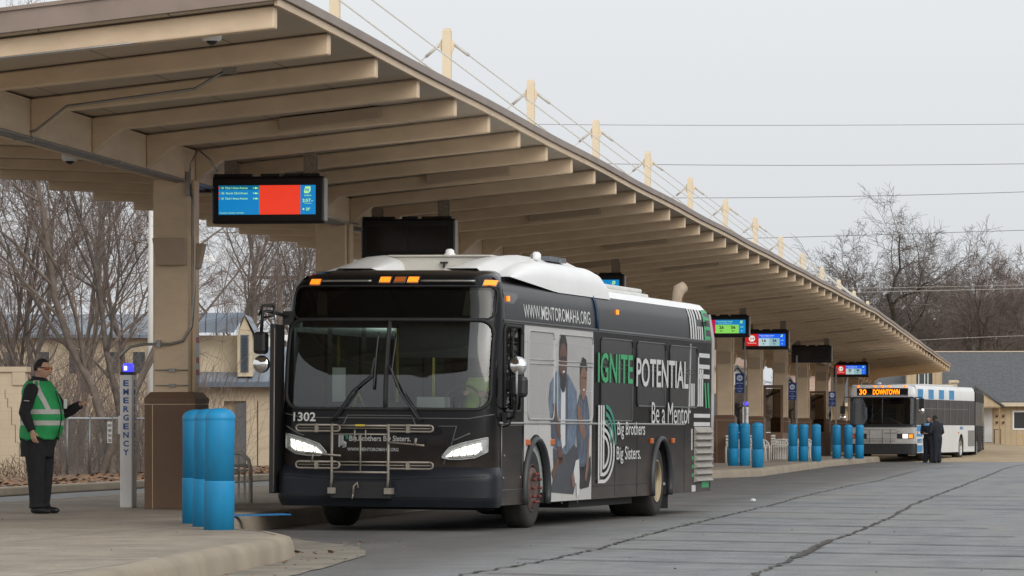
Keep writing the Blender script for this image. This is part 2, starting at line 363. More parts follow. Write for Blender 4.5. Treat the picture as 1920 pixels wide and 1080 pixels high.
def strake(name, x0, x1, z0, z1, mat, side):
    m = MB(); vs = []; n = 240
    for i in range(n + 1):
        y = YA + .02 + (YB - YA - .04) * i / n; b = topz(XT if side > 0 else XL, y) + wave(y)
        vs += [(x0, y, b + z0), (x1, y, b + z0), (x1, y, b + z1), (x0, y, b + z1)]
    fs = [(i * 4 + a, i * 4 + 4 + a, i * 4 + 4 + (a + 1) % 4, i * 4 + (a + 1) % 4) for i in range(n) for a in range(4)] + [(0, 1, 2, 3), (n * 4, n * 4 + 3, n * 4 + 2, n * 4 + 1)]
    m.add(vs, fs); return m.build(name, mat, canopy)
strake('fascia', XT + .02, XT + .05, -.02, .048, BEIGE, 1)
strake('gutter_edge', XT + .02, XT + .085, .055, .14, BROWN, 1)
strake('fascia', XL - .18, XL - .13, .0, .105, BEIGE, -1)
strake('gutter_edge', XL - .23, XL - .13, .118, .235, BROWN, -1)
m = MB(); pts = [(x, topz(x, YA)) for x in (XL - .2, -11.7, -11.2, XT + .085)]      # brown fascia of the near end
m.prism([(x, YA - .06, z + .02) for x, z in pts] + [(x, YA - .06, z + .235) for x, z in pts[::-1]], (0, .055, 0))
m.prism([(x, YA - .085, z + .215) for x, z in pts] + [(x, YA - .085, z + .25) for x, z in pts[::-1]], (0, .03, 0))
m.build('end_fascia', BROWN, canopy)
# rafters
def rafter_mesh():
    m = MB(); t = .15
    prof = [(XT, .39), (XT, .185), (-10.92, -.13), (-11.26, -.40), (-11.26, .0)]          # relative to 4.68
    m.prism([(x, -t / 2, z - .0) for x, z in prof], (0, t, 0))
    prof = [(XL, .14), (XL, -.0), (-11.98, -.13), (-11.64, -.40), (-11.64, .0)]
    m.prism([(x, -t / 2, z) for x, z in prof], (0, t, 0))
    return m
raf0 = rafter_mesh().build('rafter', BEIGE, canopy, bevel=.016); raf0.location = (0, rafy(0), 4.660 + drop(rafy(0)))
for k in range(1, 62):
    o = raf0.copy(); C.objects.link(o); o.parent = canopy; o.location = (0, rafy(k), 4.660 + drop(rafy(k)))
m = MB(); n = 20
for i in range(n):
    y0 = YA + .05 + (YB - YA - .1) * i / n; y1 = YA + .05 + (YB - YA - .1) * (i + 1) / n; z0 = drop(y0); z1 = drop(y1)
    for (xa, xb, za, zb) in ((-11.64, -11.26, 4.27, 4.66),):
        m.add([(xa, y0, za + z0), (xb, y0, za + z0), (xb, y0, zb + z0), (xa, y0, zb + z0), (xa, y1, za + z1), (xb, y1, za + z1), (xb, y1, zb + z1), (xa, y1, zb + z1)],
              [(0, 1, 5, 4), (1, 2, 6, 5), (2, 3, 7, 6), (3, 0, 4, 7)] + ([(0, 3, 2, 1)] if i == 0 else []) + ([(4, 5, 6, 7)] if i == n - 1 else []))
m.build('spine_beam', BEIGE, canopy)
m = MB()
for dx, dz, r in ((-.23, 4.245, .028), (-.17, 4.25, .02), (-.11, 4.25, .016)):
    m.tube([(XC + .19 + dx * 1.0 + .12, y, dz + drop(y)) for y in [YA + 1 + (YB - YA - 2) * i / 30 for i in range(31)]], r, 6)
for k in range(40):
    y = YA + 1.5 + k * 4; m.box(XC + .02, XC + .24, y, y + .04, 4.215 + drop(y), 4.262 + drop(y))
m.build('conduit', METAL, canopy)
# long light fixtures between rafters: one each bay
lm = MB(); lm.box(-.60, .60, -.07, .07, -.14, 0); lmesh = None
for n in range(-2, 13):
    k = 4 * (n + 2) + 4
    if k > 61: break
    y = rafy(k) - .15; x = -9.05
    if lmesh is None: lmesh = lm.build('light_fixture', FIXB, canopy, bevel=.01); o = lmesh
    else: o = lmesh.copy(); C.objects.link(o); o.parent = canopy
    o.location = (x, y, topz(x, y) - .012); o.rotation_euler = (0, -.105, 0)
# columns
def column(n):
    y = coly(n); dz = drop(y); c = bpy.data.objects.new('column', None)
    m = MB(); m.box(-.215, .215, -.32, .30, .2, 4.27 + dz); m.box(-.27, -.219, -.14, .12, .2, 4.27 + dz); m.box(.219, .26, -.14, .12, .2, 4.27 + dz)
    col = m.build('column', BEIGE, canopy, bevel=.012); col.location = (XC, y, 0)
    m = MB(); m.box(-.32, .32, -.40, .40, .2, 1.50)
    a = .32; b = .40; c0 = [(-a, -b), (a, -b), (a, b), (-a, b)]; q = [(-a + .06, -b + .06), (a - .06, -b + .06), (a - .06, b - .06), (-a + .06, b - .06)]
    m.add([(x * 1.015, w * 1.01, 1.503) for x, w in c0] + [(x * 1.015, w * 1.01, 1.56) for x, w in c0] + [(x, w, 1.64) for x, w in q], [(0, 1, 5, 4), (1, 2, 6, 5), (2, 3, 7, 6), (3, 0, 4, 7), (4, 5, 9, 8), (5, 6, 10, 9), (6, 7, 11, 10), (7, 4, 8, 11), (8, 9, 10, 11)])
    pl = m.build('plinth', DBROWN, col, bevel=.008)
    m = MB(); m.box(-.322, .322, -.4035, -.4005, 1.485, 1.493); m.box(-.22, -.213, -.4035, -.4005, .2, 1.484); m.box(.3205, .323, -.39, .39, 1.485, 1.493); m.build('joint_line', BEIGE, pl)
    m = MB()
    m.add([(-.2, -.50, 3.53), (.212, -.50, 3.53), (.212, -.323, 3.53), (-.2, -.323, 3.53), (-.17, -.42, 3.2), (.2, -.42, 3.2), (.2, -.323, 3.2), (-.17, -.323, 3.2)],
          [(0, 1, 5, 4), (1, 2, 6, 5), (2, 3, 7, 6), (3, 0, 4, 7), (0, 3, 2, 1), (4, 5, 6, 7)])
    m.build('wall_light', FIXB, col, bevel=.006); m = MB()
    m.add([(.263, -.10, 3.48), (.36, -.1, 3.48), (.36, .1, 3.48), (.263, .1, 3.48), (.263, -.1, 3.17), (.29, -.1, 3.17), (.29, .1, 3.17), (.263, .1, 3.17)], [(0, 1, 5, 4), (1, 2, 6, 5), (2, 3, 7, 6), (3, 0, 4, 7), (0, 3, 2, 1), (4, 5, 6, 7)])
    m.build('wall_light', FIXB, col, bevel=.006)
    return col
COLS = [column(n) for n in range(-2, 13)]
col1 = COLS[0]
m = MB()                                             # conduit and bracket on the nearest column, joined to the emergency post
yy = -.36
m.tube([(.24, yy, 4.2), (.30, yy, 3.9), (.30, yy, 2.9), (.27, yy, 2.45), (.16, yy, 2.27), (0, yy, 2.23), (-.32, yy, 2.23), (-.5, yy, 2.20), (-.6, yy, 2.12), (-.64, yy, 2.06)], .018, 7)
m.box(-.17, -.12, yy - .03, yy + .03, 2.19, 2.28)
for z in (1.72, 1.91): m.tube([(-.2, -.335, z), (.22, -.335, z)], .008, 5); m.box(-.02, .06, -.36, -.325, z - .02, z + .02)
m.tube([(.24, yy, 4.25), (.25, yy + .02, 4.45), (.35, yy, 4.62), (.5, yy - .05, 4.5), (.6, yy, 4.35)], .014, 6)
m.box(.2, .25, yy - .03, yy + .03, 4.05, 4.35)
m.build('conduit', METAL, col1)
m = MB(); m.box(.262, .266, -.13, .1, 1.75, 2.35); s_ = m.build('notice_sticker', M('sticker_white', (.6, .6, .62), .5), col1)
m = MB()
for z, c in ((2.25, 0), (2.0, 0), (1.85, 0)): m.box(.2665, .268, -.11, .08, z, z + .07)
m.build('sticker_print', M('sticker_red', (.45, .12, .10), .5), s_)
# conduit crossing rafters near the first bay, security cameras
m = MB(); m.tube([P(170 / 3, 740 / 3, 44.6), P(200 / 3, 735 / 3, 44.55), P(125, 598 / 3, 44.4), P(340, 510 / 3, 44.2), P(365, 500 / 3, 44.15), P(420, 402 / 3, 44.1)], .016, 6)
p = P(432, 133, 44.1); m.box(p.x - .07, p.x + .06, p.y - .05, p.y + .02, p.z - .03, p.z + .05); m.build('conduit', METAL, canopy)
m = MB(); a = P(-60, 116, 39.25); b = P(388, 64.5, 39.25); m.tube([a, b], .011, 6)
m.build('conduit', METAL, canopy)
for (u, v, d) in ((397, 68, 40.1), (131, 295, 51)):
    p = P(u, v, d); m = MB(); m.lathe([(.05, .11), (.05, .06), (.085, .055), (.095, .03), (.095, -.02), (.08, -.045)], p, 'z', 20); cdo = m.build('camera_dome', WHITEP, canopy)
    m = MB(); m.lathe([(.055, -.0455), (.045, -.065), (.02, -.08), (.005, -.083)], p, 'z', 16); m.build('lens', BLACK, cdo)
# masts with stay cables
for n in range(-2, 13):
    y = coly(n); dz = drop(y) ; zt = 8.17 + dz * 1.0; m = MB(); x = XC
    m.box(x - .075, x + .075, y - .075, y + .075, topz(x, y) + .09, zt); m.box(x - .06, x + .06, y - .06, y + .06, zt, zt + .04)
    m.prism([(x + a, y - .02, zt + b) for a, b in ((-.077, -.12), (-.135, -.22), (-.135, -.27), (-.077, -.42))], (0, .04, 0))
    m.prism([(x + a, y - .02, zt + b) for a, b in ((.077, -.12), (.077, -.42), (.135, -.27), (.135, -.22))], (0, .04, 0))
    ms = m.build('mast', BEIGE2, canopy)
    for sgn, xe in ((1, XT - .1), (-1, XL + .1)):
        m = MB(); a = V((x + sgn * .13, y, zt - .24)); b = V((xe, y, topz(xe, y) + .12)); m.tube([a, b], .012, 5); m.tube([a, a.lerp(b, .07)], .028, 6)
        m.build('stay_cable', CABLE, ms)

# ------------------------------------------------------------------ display screens hanging from the canopy
def emis(name, c, s=1.0): return M(name, c, .3, emit=s)
SB = emis('screen_blue', (.005, .20, .50), .9); SR = emis('screen_red', (.75, .045, .02), .9); SW = emis('screen_white', (.75, .85, .8), .8); SG = emis('screen_green', (.22, .60, .10), .9)
SBB = emis('screen_royal', (.01, .12, .80), .9); SDR = emis('screen_dark_red', (.50, .015, .015), .9); SM = emis('screen_crimson', (.45, .01, .07), .9); SGR = emis('screen_grey', (.25, .42, .45), .9); SLG = emis('screen_pale', (.40, .55, .58), .9)
SOFF = M('screen_off', (.02, .014, .012), .15, .1, 2); SDB = emis('screen_navy', (.0, .12, .25), .9); SK = M('screen_black_print', (.01, .015, .01), .4); SY = emis('screen_lime', (.45, .85, .25), .9)
HOUS = M('housing_black', (.010, .010, .011), .4, .1, 6); BRK = M('bracket_speckled', (.27, .215, .165), .7, .5, 60)
UX, UZ = V((1, 0, 0)), V((0, 0, 1))
def display(label, d, zt, kind, route='', t1='', t2=''):
    xr = -9.82; y = (d + xr * SA) / CA; W, H = 1.46, .60
    t = thing('display_sign', label, 'display sign', (xr - W / 2, y, zt - H / 2), 0, 'arrival display screens hung under the canopy')
    m = MB(); m.box(-W / 2, W / 2, -.09, .09, -H / 2, H / 2)
    ho = m.build('housing', HOUS, t, bevel=.035)
    m = MB(); m.box(W / 2 - .06, W / 2 + .006, -.082, .10, -H / 2 + .03, H / 2 - .02); m.build('side_cover', METAL, ho, bevel=.01)
    m = MB()
    for a in (-.70, -.45, -.1, .2, .42): m.box(a, a + .24, -.05, .05, H / 2, H / 2 + .035)
    m.build('top_rail', HOUS, t)
    for bx in (-.50, .52):
        topm = topz(xr - W / 2 + bx, y) - (zt - H / 2); m = MB(); m.box(bx - .075, bx + .075, -.02, .02, H / 2 - .05, topm); m.box(bx - .05, bx + .10, .03, .07, H / 2 - .02, topm - .12); m.build('bracket', BRK, t)
    w, h = 1.25, .37; x0, z0 = -w / 2 - .01, -h / 2; yf = -.092
    m = MB(); s = m
    def rect(mi, a, b, c, e, dy=0.0):
        m.mi = mi; X0 = x0 + a * w; X1 = x0 + b * w; Z0 = z0 + c * h; Z1 = z0 + e * h; Y = yf - dy; m.quad((X0, Y, Z0), (X1, Y, Z0), (X1, Y, Z1), (X0, Y, Z1))
    def txt(mi, s, a, c, ww, hh, bold=.0, dy=.002):
        m.mi = mi; m.text(s, (x0 + a * w, yf - dy, z0 + c * h), UX, UZ, ww * w, hh * h, bold)
    def disc(mi, a, c, r, dy=.001):
        m.mi = mi; n = 24; cx = x0 + a * w; cz = z0 + c * h; m.add([(cx + r * cos(2 * pi * i / n), yf - dy, cz + r * sin(2 * pi * i / n)) for i in range(n)], [tuple(range(n))])
    def emblem(mi, a, c, s, bgm):
        m.mi = mi; X0 = x0 + a * w; Z0 = z0 + c * h; Y = yf - .001; m.add([(X0 + s * q[0], Y, Z0 + s * q[1]) for q in ((.1, 0), (.7, 0), (1, .35), (1, 1), (.22, 1), (.0, .2))], [(0, 1, 2, 3, 4, 5)])
        m.mi = bgm; m.text('m', (X0 + s * .22, Y - .001, Z0 + s * .25), UX, UZ, s * .55, s * .45, .04)
    if kind == 'big':
        mats = [SB, SR, SY, SDB, SW]; rect(0, 0, .42, 0, 1); rect(1, .421, .842, 0, 1); rect(0, .843, 1, 0, 1); rect(3, .0, .42, .85, 1, .0005)
        for i, (a, b) in enumerate((('18  72nd / Ames Avenue', '5 Min'), ('30  North 33rd Street', '9 Min'), ('18  72nd / Ames Avenue', '35 Min'))):
            c = .88 - i * .18; txt(2, a, .03, c, .27, .07, .01); txt(2, b, .355, c, .055, .06, .01); rect(1, .0, .012, c, c + .07, .001)
        txt(2, 'Transit Center arrivals', .01, .04, .25, .05, 0)
        emblem(2, .88, .72, .085, 0); txt(2, 'metro', .885, .62, .07, .05, .01); txt(2, '2:57', .865, .42, .085, .11, .02); txt(2, 'pm', .955, .42, .02, .05); txt(2, 'Wednesday', .88, .35, .08, .04); txt(2, '28°', .90, .13, .045, .1, .01); disc(2, .875, .18, .012)
    elif kind == 'off':
        mats = [SOFF, HOUS]; rect(0, 0, .5, 0, 1); rect(0, .51, 1, 0, 1)
    else:
        RD, BL, C1, C2, RC = {'green': (SM, SB, SG, SG, SY), 'grey': (SDR, SBB, SLG, SGR, SW)}[kind]
        mats = [RD, BL, C1, C2, RC, SK, SW, SY]; rect(0, 0, .335, 0, 1); rect(1, .336, 1, 0, 1); rect(2, .336, .6, 0, .64, .0006); rect(3, .601, .855, 0, .64, .0006)
        disc(4, .17, .62, .095); txt(0, route, .115, .52, .11, .2, .03, .002)
        txt(4, 'To Downtown', .06, .2, .22, .09, .01); txt(6 if kind == 'grey' else 7, 'North Omaha Transit', .36, .85, .36, .07, .01); txt(6 if kind == 'grey' else 7, 'Next departures', .40, .72, .3, .07, .01)
        txt(5, t1, .42, .32, .10, .24, .03); txt(5, t2, .68, .32, .10, .24, .03); txt(5, 'Min', .44, .12, .06, .1, .01); txt(5, 'Min', .70, .12, .06, .1, .01)
        emblem(7, .88, .74, .07, 1); txt(7, '2:57', .885, .42, .07, .09, .01); txt(7, '28°', .90, .14, .04, .08, .01)
    m.build('screen', mats, t)
    return t
D_ = [(54, 4.385, 'big', '', '', '', 'nearest display screen, lit with a blue list beside a large red panel'),
      (64.8, 4.385, 'off', '', '', '', 'dark switched off display screen partly behind the roof of the black bus'),
      (87.4, 4.37, 'green', '18', '6', '6', 'display screen half hidden behind the white roof hump of the black bus'),
      (117.7, 4.34, 'green', '18', '26', '56', 'display screen reading 26 and 56 in green, above the tail of the black bus'),
      (132.2, 4.28, 'grey', '24', '16', '36', 'red and blue display screen with grey boxes reading 16 and 36'),
      (152.6, 4.20, 'off', '', '', '', 'far blank display screen between two lit red and blue ones'),
      (176, 3.98, 'grey', '15', '=', '9', 'farthest display screen, red and blue, hanging above the left of the white bus')]
for d, zt, kd, r_, a_, b_, lb in D_: display(lb, d, zt, kd, r_, a_, b_)
m = MB(); m.mi = 0                       # junction box and cables beside the first screen belong to the canopy
p = P(381, 332, 54.2); m.box(p.x - .06, p.x + .10, p.y - .06, p.y + .06, p.z - .2, p.z + .12); m.tube([P(352, 285, 54), P(366, 292, 54), P(378, 312, 54)], .016, 6); m.tube([P(385, 318, 54), P(398, 303, 54), P(412, 300, 54)], .018, 6)
m.tube([P(365, 341, 54), P(388, 346, 54)], .012, 6); m.build('junction_box', HOUS, canopy)
m = MB()
for n_, (u, v) in enumerate(((612, 410),)): m.tube([P(612, 405, 54.2), P(650, 416, 62), P(672, 420, 64.5)], .012, 6)
m.build('conduit', METAL, canopy)

# ------------------------------------------------------------------ bollards
def bollard(p, label, grp, far):
    t = thing('bollard', label, 'bollard', p, random.uniform(0, 6), grp); t.rotation_euler = (R(random.uniform(-.7, .7)), R(random.uniform(-.7, .7)), random.uniform(0, 6))
    m = MB(); m.lathe([(.149, 0), (.149, .463), (.149, .469), (.1445, .475)], (0, 0, 0), 'z', 32); m.build('lower_sleeve', BLUE, t)
    m = MB(); m.lathe([(.1445, .476), (.1445, 1.058), (.1445, 1.068), (.148, 1.073), (.148, 1.09), (.147, 1.10), (.14, 1.125), (.115, 1.155), (.07, 1.175), (.02, 1.182)], (0, 0, 0), 'z', 32); m.build('upper_sleeve', BLUE, t)
G1 = 'blue bollards in rows of three along the platform kerb'
w3 = ('left', 'middle', 'right')
for grp, pts in (('in the big nearest trio beside the brown column base', [(363, 982), (383, 988), (405, 994)]), ('in the trio just right of the black bus', [(1374.3, 873.5), (1395.5, 873.5), (1419.6, 877)]),
                 ('in the third trio, between the two buses', [(1485.9, 865.2), (1505.7, 865.2), (1530.4, 865.2)]), ('in the farthest trio, in front of the white bus', [(1568.2, 860), (1590.5, 860), (1611, 860)])):
    for i, (u, v) in enumerate(pts):
        p = G(u, v, .2); p.y += .14; bollard(p, '%s blue bollard %s' % (w3[i], grp), G1, 0)

# ------------------------------------------------------------------ emergency call posts
EMW = M('post_grey_white', (.80, .79, .77), .45, .06, 3); EBL = M('lettering_blue', (.03, .10, .33), .5); LAMP = emis('blue_lamp', (.03, .03, 1.0), 3.0); LAMPC = emis('blue_lamp_core', (.55, .6, 1.0), 4.0)
def post(label, loc, sc=1.0):
    t = thing('emergency_post', label, 'call post', loc, 0.0, 'emergency call posts')
    m = MB(); m.box(-.078, .078, -.13, .13, 0, 1.66); b = m.build('post_body', EMW, t, bevel=.012)
    m = MB(); m.box(-.11, -.080, -.1, .02, .92, 1.15); m.build('call_box', EMW, t, bevel=.008)
    m = MB(); m.box(-.085, .085, -.085, .085, 1.662, 1.70); m.build('lamp_base', BLACK, t)
    m = MB(); m.lathe([(.066, 1.702), (.068, 1.75), (.066, 1.795), (.05, 1.805)], (0, 0, 0), 'z', 20); l = m.build('blue_lamp', LAMP, t)
    m = MB(); m.box(-.035, .0, -.086, -.083, 1.72, 1.77); m.build('lamp_core', LAMPC, l)
    m = MB()
    for i, ch in enumerate('EMERGENCY'):
        z = 1.52 - i * .108
        m.text(ch, (-.035, -.1325, z), UX, UZ, .07, .075, .03); m.text(ch, (.0805, -.035, z), V((0, 1, 0)), UZ, .07, .075, .03)
    m.build('lettering', EBL, b)
    return t
p = G(237, 952, .2); p.y += .11; post('large near emergency post with blue lamp, right of the man in the vest', p)
p = P(1398, 800, 124); p.z = .2; post('small distant emergency post with blue lamp behind the second trio of bollards', p)

# ------------------------------------------------------------------ blue route signs on the columns
NAVY = M('sign_navy', (.012, .035, .16), .4); SIGNW = M('sign_white', (.55, .6, .7), .5)
for (u, v, d, num, lb) in ((1387, 700, 122, '24', 'blue route sign numbered 24 with a white disc, nearest the black bus'), (1485.5, 718, 140, '30', 'blue route sign numbered 30, between the middle columns'), (1560, 734, 158, '15', 'blue route sign nearest the white bus, hanging left of its roof')):
    p = P(u, v, d); t = thing('route_sign', lb, 'sign', p, 0, 'blue route number signs under the canopy')
    m = MB(); m.box(-.13, .13, -.015, .015, -.56, 0); m.build('panel', NAVY, t)
    m = MB(); m.box(.12, .17, .02, .06, p.z * -1 + .2, .9); m.build('sign_post', METAL, t)
    m = MB(); n = 20; m.mi = 0
    m.add([(.085 * cos(2 * pi * i / n), -.018, -.135 + .085 * sin(2 * pi * i / n)) for i in range(n)], [tuple(range(n))]); m.mi = 1; m.text(num, (-.05, -.02, -.165), UX, UZ, .10, .06, .03)
    m.mi = 0; m.text('DOWNTOWN', (-.10, -.018, -.30), UX, UZ, .2, .03, .02); m.text('TO', (-.03, -.018, -.38), UX, UZ, .06, .025, .01); m.text('PLATFORM', (-.09, -.018, -.45), UX, UZ, .18, .03, .02); m.text('Gate', (-.05, -.018, -.52), UX, UZ, .1, .03, .02)
    m.build('lettering', [SIGNW, NAVY], t)
# ------------------------------------------------------------------ white slatted benches beside the plinths
BW = M('bench_white', (.62, .60, .56), .5, .05, 4)
def bench(loc, label):
    t = thing('bench', label, 'bench', loc, 0, 'white slatted benches along the platform')
    for yy in (-.85, .85):
        m = MB(); arc = [(-.28, 0, 0), (-.28, 0, .45), (-.25, 0, .58), (-.16, 0, .655), (0, 0, .68), (.16, 0, .66), (.25, 0, .58), (.28, 0, .45), (.28, 0, 0)]
        m.tube([(x, yy, z) for x, _, z in arc], .028, 6)
        for k in range(6): x = -.2 + .08 * k; m.box(x - .014, x + .014, yy - .012, yy + .012, .02, .64)
        m.tube([(-.28, yy, .5), (.28, yy, .5)], .022, 6); m.build('armrest', BW, t)
    m = MB()
    for k in range(6): m.box(-.24 + .085 * k, -.18 + .085 * k, -.84, .84, .42, .44)
    m.build('seat', BW, t)
    m = MB()
    for k in range(4): m.box(-.29, -.27, -.84, .84, .50 + .09 * k, .56 + .09 * k)
    m.build('backrest', BW, t)
for (x, y, lb) in ((-11.62, coly(-2) + 3.2, 'white bench end seen between the nearest bollards and the front of the black bus'), (-11.0, 127.3, 'white slatted bench just right of the tail of the black bus'), (-10.9, 133.5, 'white bench showing just right of the second trio of bollards'),
                   (-10.75, 141.2, 'white slatted bench left of the third trio of bollards'), (-10.45, 147.0, 'white bench just right of the third trio of bollards')):
    bench((x, y, .2), lb)
# ------------------------------------------------------------------ buses
def b_wrap(nt, v):
    z = sep(nt, v)[2]; n = noise(nt, v, 2.2, 7, (1, .5, 1.6)); g = nt.nodes.new('ShaderNodeMapRange'); g.inputs[1].default_value = 1.25; g.inputs[2].default_value = .35
    nt.links.new(z, g.inputs[0]); a = mth(nt, 'MULTIPLY', g.outputs[0], ramp(nt, n, [(.3, (.1, .1, .1)), (.65, (.9, .9, .9))]))
    return (mix(nt, a, (.006, .006, .007), (.080, .060, .048)),)                     # road film on the lower panels
WRAP = nodes_mat('black_wrap', b_wrap, .22); WRAP.node_tree.nodes['Principled BSDF'].inputs['Specular IOR Level'].default_value = .10
WRAPF = nodes_mat('black_front_wrap', b_wrap, .18); WRAPF.node_tree.nodes['Principled BSDF'].inputs['Specular IOR Level'].default_value = .20
GLOSSB = M('gloss_black', (.012, .012, .014), .12); RUB = M('rubber', (.015, .015, .015), .7, .15, 8)
WS = glass('windshield_glass', (.78, .84, .82), 1.9); WINC = glass('side_glass', (.35, .38, .37), 1.5); SIGNG = glass('sign_glass', (.55, .56, .52), 1.45)
TYRE = M('tyre', (.028, .026, .024), .85, .3, 5, bump=.2); RIMR = M('rusty_rim', (.10, .062, .05), .7, .5, 7); RIMC = M('cream_rim', (.42, .33, .20), .6, .2, 5); RIMW = M('white_rim', (.6, .6, .57), .5, .1, 5)
ROOFW = M('roof_white', (.86, .86, .85), .35, .04, 1.2); RACK = M('rack_metal', (.26, .23, .19), .5, .2, 6, metal=.3)
AMB = emis('amber_lamp', (1.0, .25, .015), 1.15); AMBD = M('amber_lens', (.5, .12, .02), .3); HEAD = emis('headlamp_lit', (1, .96, .86), 1.9); HGL = M('headlamp_glass', (.38, .39, .38), .2, .2, 20)
WTX = M('wrap_white', (.62, .62, .61), .4, .04, 3); GTX = M('wrap_green', (.03, .36, .13), .4); TTX = M('wrap_teal', (.02, .25, .17), .4)
INTG = M('interior_grey', (.36, .40, .38), .7, .1, 3); INTD = M('interior_dark', (.05, .055, .055), .8, .1, 3); SEATB = M('seat_blue', (.03, .05, .12), .9, .2, 9); YEL = M('pole_yellow', (.55, .40, .03), .4); PAPER = M('paper', (.6, .65, .62), .7)
SKIN = M('skin', (.50, .29, .20), .6, .06, 12); LIME = M('lime_vest', (.60, 1.0, .10), .7, .1, 10); MIRR = M('mirror_glass', (.8, .8, .8), .03, metal=1.0)
class Front:
    """the curved front of a bus: S(x, z) gives a point of its surface"""
    def __init__(s, prof, W, D, n=3.0): s.prof = prof; s.W = W; s.D = D; s.n = n
    def lerp(s, tab, z):
        if z <= tab[0][0]: return tab[0][1]
        for (a, fa), (b, fb) in zip(tab[:-1], tab[1:]):
            if z <= b: return fa + (fb - fa) * (z - a) / (b - a)
        return tab[-1][1]
    def S(s, x, z, off=0.0):
        W = s.lerp(s.W, z); q = min(1.0, abs(x) / W); y = s.lerp(s.prof, z) + s.D * (1 - (1 - q ** s.n) ** (1 / s.n))
        p = V((max(-W, min(W, x)), y, z))
        if off:
            h = .02; q1 = min(.999, (abs(x) + h) / W); q0 = max(0, (abs(x) - h) / W)
            g = s.D * ((1 - q0 ** s.n) ** (1 / s.n) - (1 - q1 ** s.n) ** (1 / s.n)) / ((q1 - q0) * W + 1e-6); g = min(g, 12) * (1 if x > 0 else -1)
            dz = (s.lerp(s.prof, z + .03) - s.lerp(s.prof, z - .03)) / .06
            nn = V((g, -1, dz)).normalized(); p += nn * off
        return p
    def xs(s, x0, x1, n, z):               # sample finely towards the corners
        W = s.lerp(s.W, z); f = lambda x: math.asin(max(-1, min(1, x / W))); a, b = f(x0), f(x1); return [W * sin(a + (b - a) * i / n) for i in range(n + 1)]
    def patch(s, m, x0, x1, z0, z1, off=0.0, nx=24, nz=6):
        rows = []
        for j in range(nz + 1):
            z = z0 + (z1 - z0) * j / nz; W = s.lerp(s.W, z)
            a = x0 if abs(x0) < 1.29 else math.copysign(W, x0); b = x1 if abs(x1) < 1.29 else math.copysign(W, x1)
            rows.append([s.S(x, z, off) for x in s.xs(a, b, nx, z)])
        m.add([p for r in rows for p in r], [(j * (nx + 1) + i, j * (nx + 1) + i + 1, (j + 1) * (nx + 1) + i + 1, (j + 1) * (nx + 1) + i) for j in range(nz) for i in range(nx)], True)
    def band(s, m, xs, zt, zb, off=.01, sub=4):
        X = []; T = []; B = []
        for i in range(len(xs) - 1):
            for k in range(sub): t = k / sub; X.append(xs[i] + (xs[i + 1] - xs[i]) * t); T.append(zt[i] + (zt[i + 1] - zt[i]) * t); B.append(zb[i] + (zb[i + 1] - zb[i]) * t)
        X.append(xs[-1]); T.append(zt[-1]); B.append(zb[-1]); k = 3; vs = []
        for x, a, b in zip(X, T, B): vs += [s.S(x, b + (a - b) * j / k, off) for j in range(k + 1)]
        m.add(vs, [(i * (k + 1) + j, (i + 1) * (k + 1) + j, (i + 1) * (k + 1) + j + 1, i * (k + 1) + j + 1) for i in range(len(X) - 1) for j in range(k)], True)
    def line(s, m, pts, r, off=.01, close=False, sub=6, n=6):
        out = []; pp = pts + ([pts[0]] if close else [])
        for (a, b), (c, d) in zip(pp[:-1], pp[1:]):
            for k in range(sub): t = k / sub; out.append(s.S(a + (c - a) * t, b + (d - b) * t, off))
        out.append(s.S(pp[-1][0], pp[-1][1], off)); m.tube(out, r, n)
    def text(s, m, txt, x, z, w, h, off, bold=.0):
        vs, fs, (x0, y0, x1, y1) = text2d(txt, bold); m.add([s.S(x + (a - x0) / (x1 - x0) * w, z + (b - y0) / (y1 - y0) * h, off) for a, b in vs], fs)
def rrect(x0, x1, z0, z1, r, n=4):
    out = []
    for cx, cz, a0 in ((x1 - r, z1 - r, 0), (x0 + r, z1 - r, 90), (x0 + r, z0 + r, 180), (x1 - r, z0 + r, 270)):
        for k in range(n + 1): a = R(a0 + 90 * k / n); out.append((cx + r * cos(a), cz + r * sin(a)))
    return out
def side_panel(m, X, y0, y1, z0, z1, arches, th=.03, sgn=1):       # a side skin with round wheel openings
    pts = [(y0, z1), (y0, z0)]
    for (c, r, zc) in arches:
        w = math.sqrt(max(0, r * r - (z0 - zc) ** 2)); a0 = math.atan2(z0 - zc, -w); a1 = math.atan2(z0 - zc, w)
        if a0 < 0: a0 += 2 * pi
        for k in range(17): a = a0 + (a1 - a0) * k / 16; pts.append((c + r * cos(a), zc + r * sin(a)))
    pts += [(y1, z0), (y1, z1)]
    m.prism([(X, y, z) for y, z in pts], (-th * sgn, 0, 0))
def wheel(parent, x, y, r, w, rim, sgn, dish, detail=True):
    m = MB(); c = (x, y, r); i = -sgn * w
    m.lathe([(r * .60, 0), (r * .80, sgn * .012), (r * .93, 0), (r * .985, i * .10), (r, i * .2), (r, i * .8), (r * .985, i * .9), (r * .93, i), (r * .6, i)], c, 'x', 40)
    t = m.build('wheel', TYRE, parent)
    m = MB(); m.lathe([(r * .605, sgn * .004), (r * .575, sgn * .010), (r * .55, -sgn * .02), (r * .50, -sgn * dish), (r * .25, -sgn * dish), (r * .24, -sgn * max(0, dish - .10)), (r * .12, -sgn * max(-.03, dish - .14)), (.02, -sgn * max(-.03, dish - .14))], c, 'x', 32)
    rm = m.build('rim', rim, t)
    if detail:
        m = MB()
        for k in range(10):
            a = 2 * pi * k / 10; cc = V((x - sgn * (dish - .02), y + r * .36 * cos(a), r + r * .36 * sin(a))); m.lathe([(.02, 0), (.02, sgn * .035), (.012, sgn * .05)], cc, 'x', 6)
        m.build('wheel_nuts', M('nut_red', (.17, .035, .03), .6, .3, 9) if rim is RIMR else rim, rm)
    return t
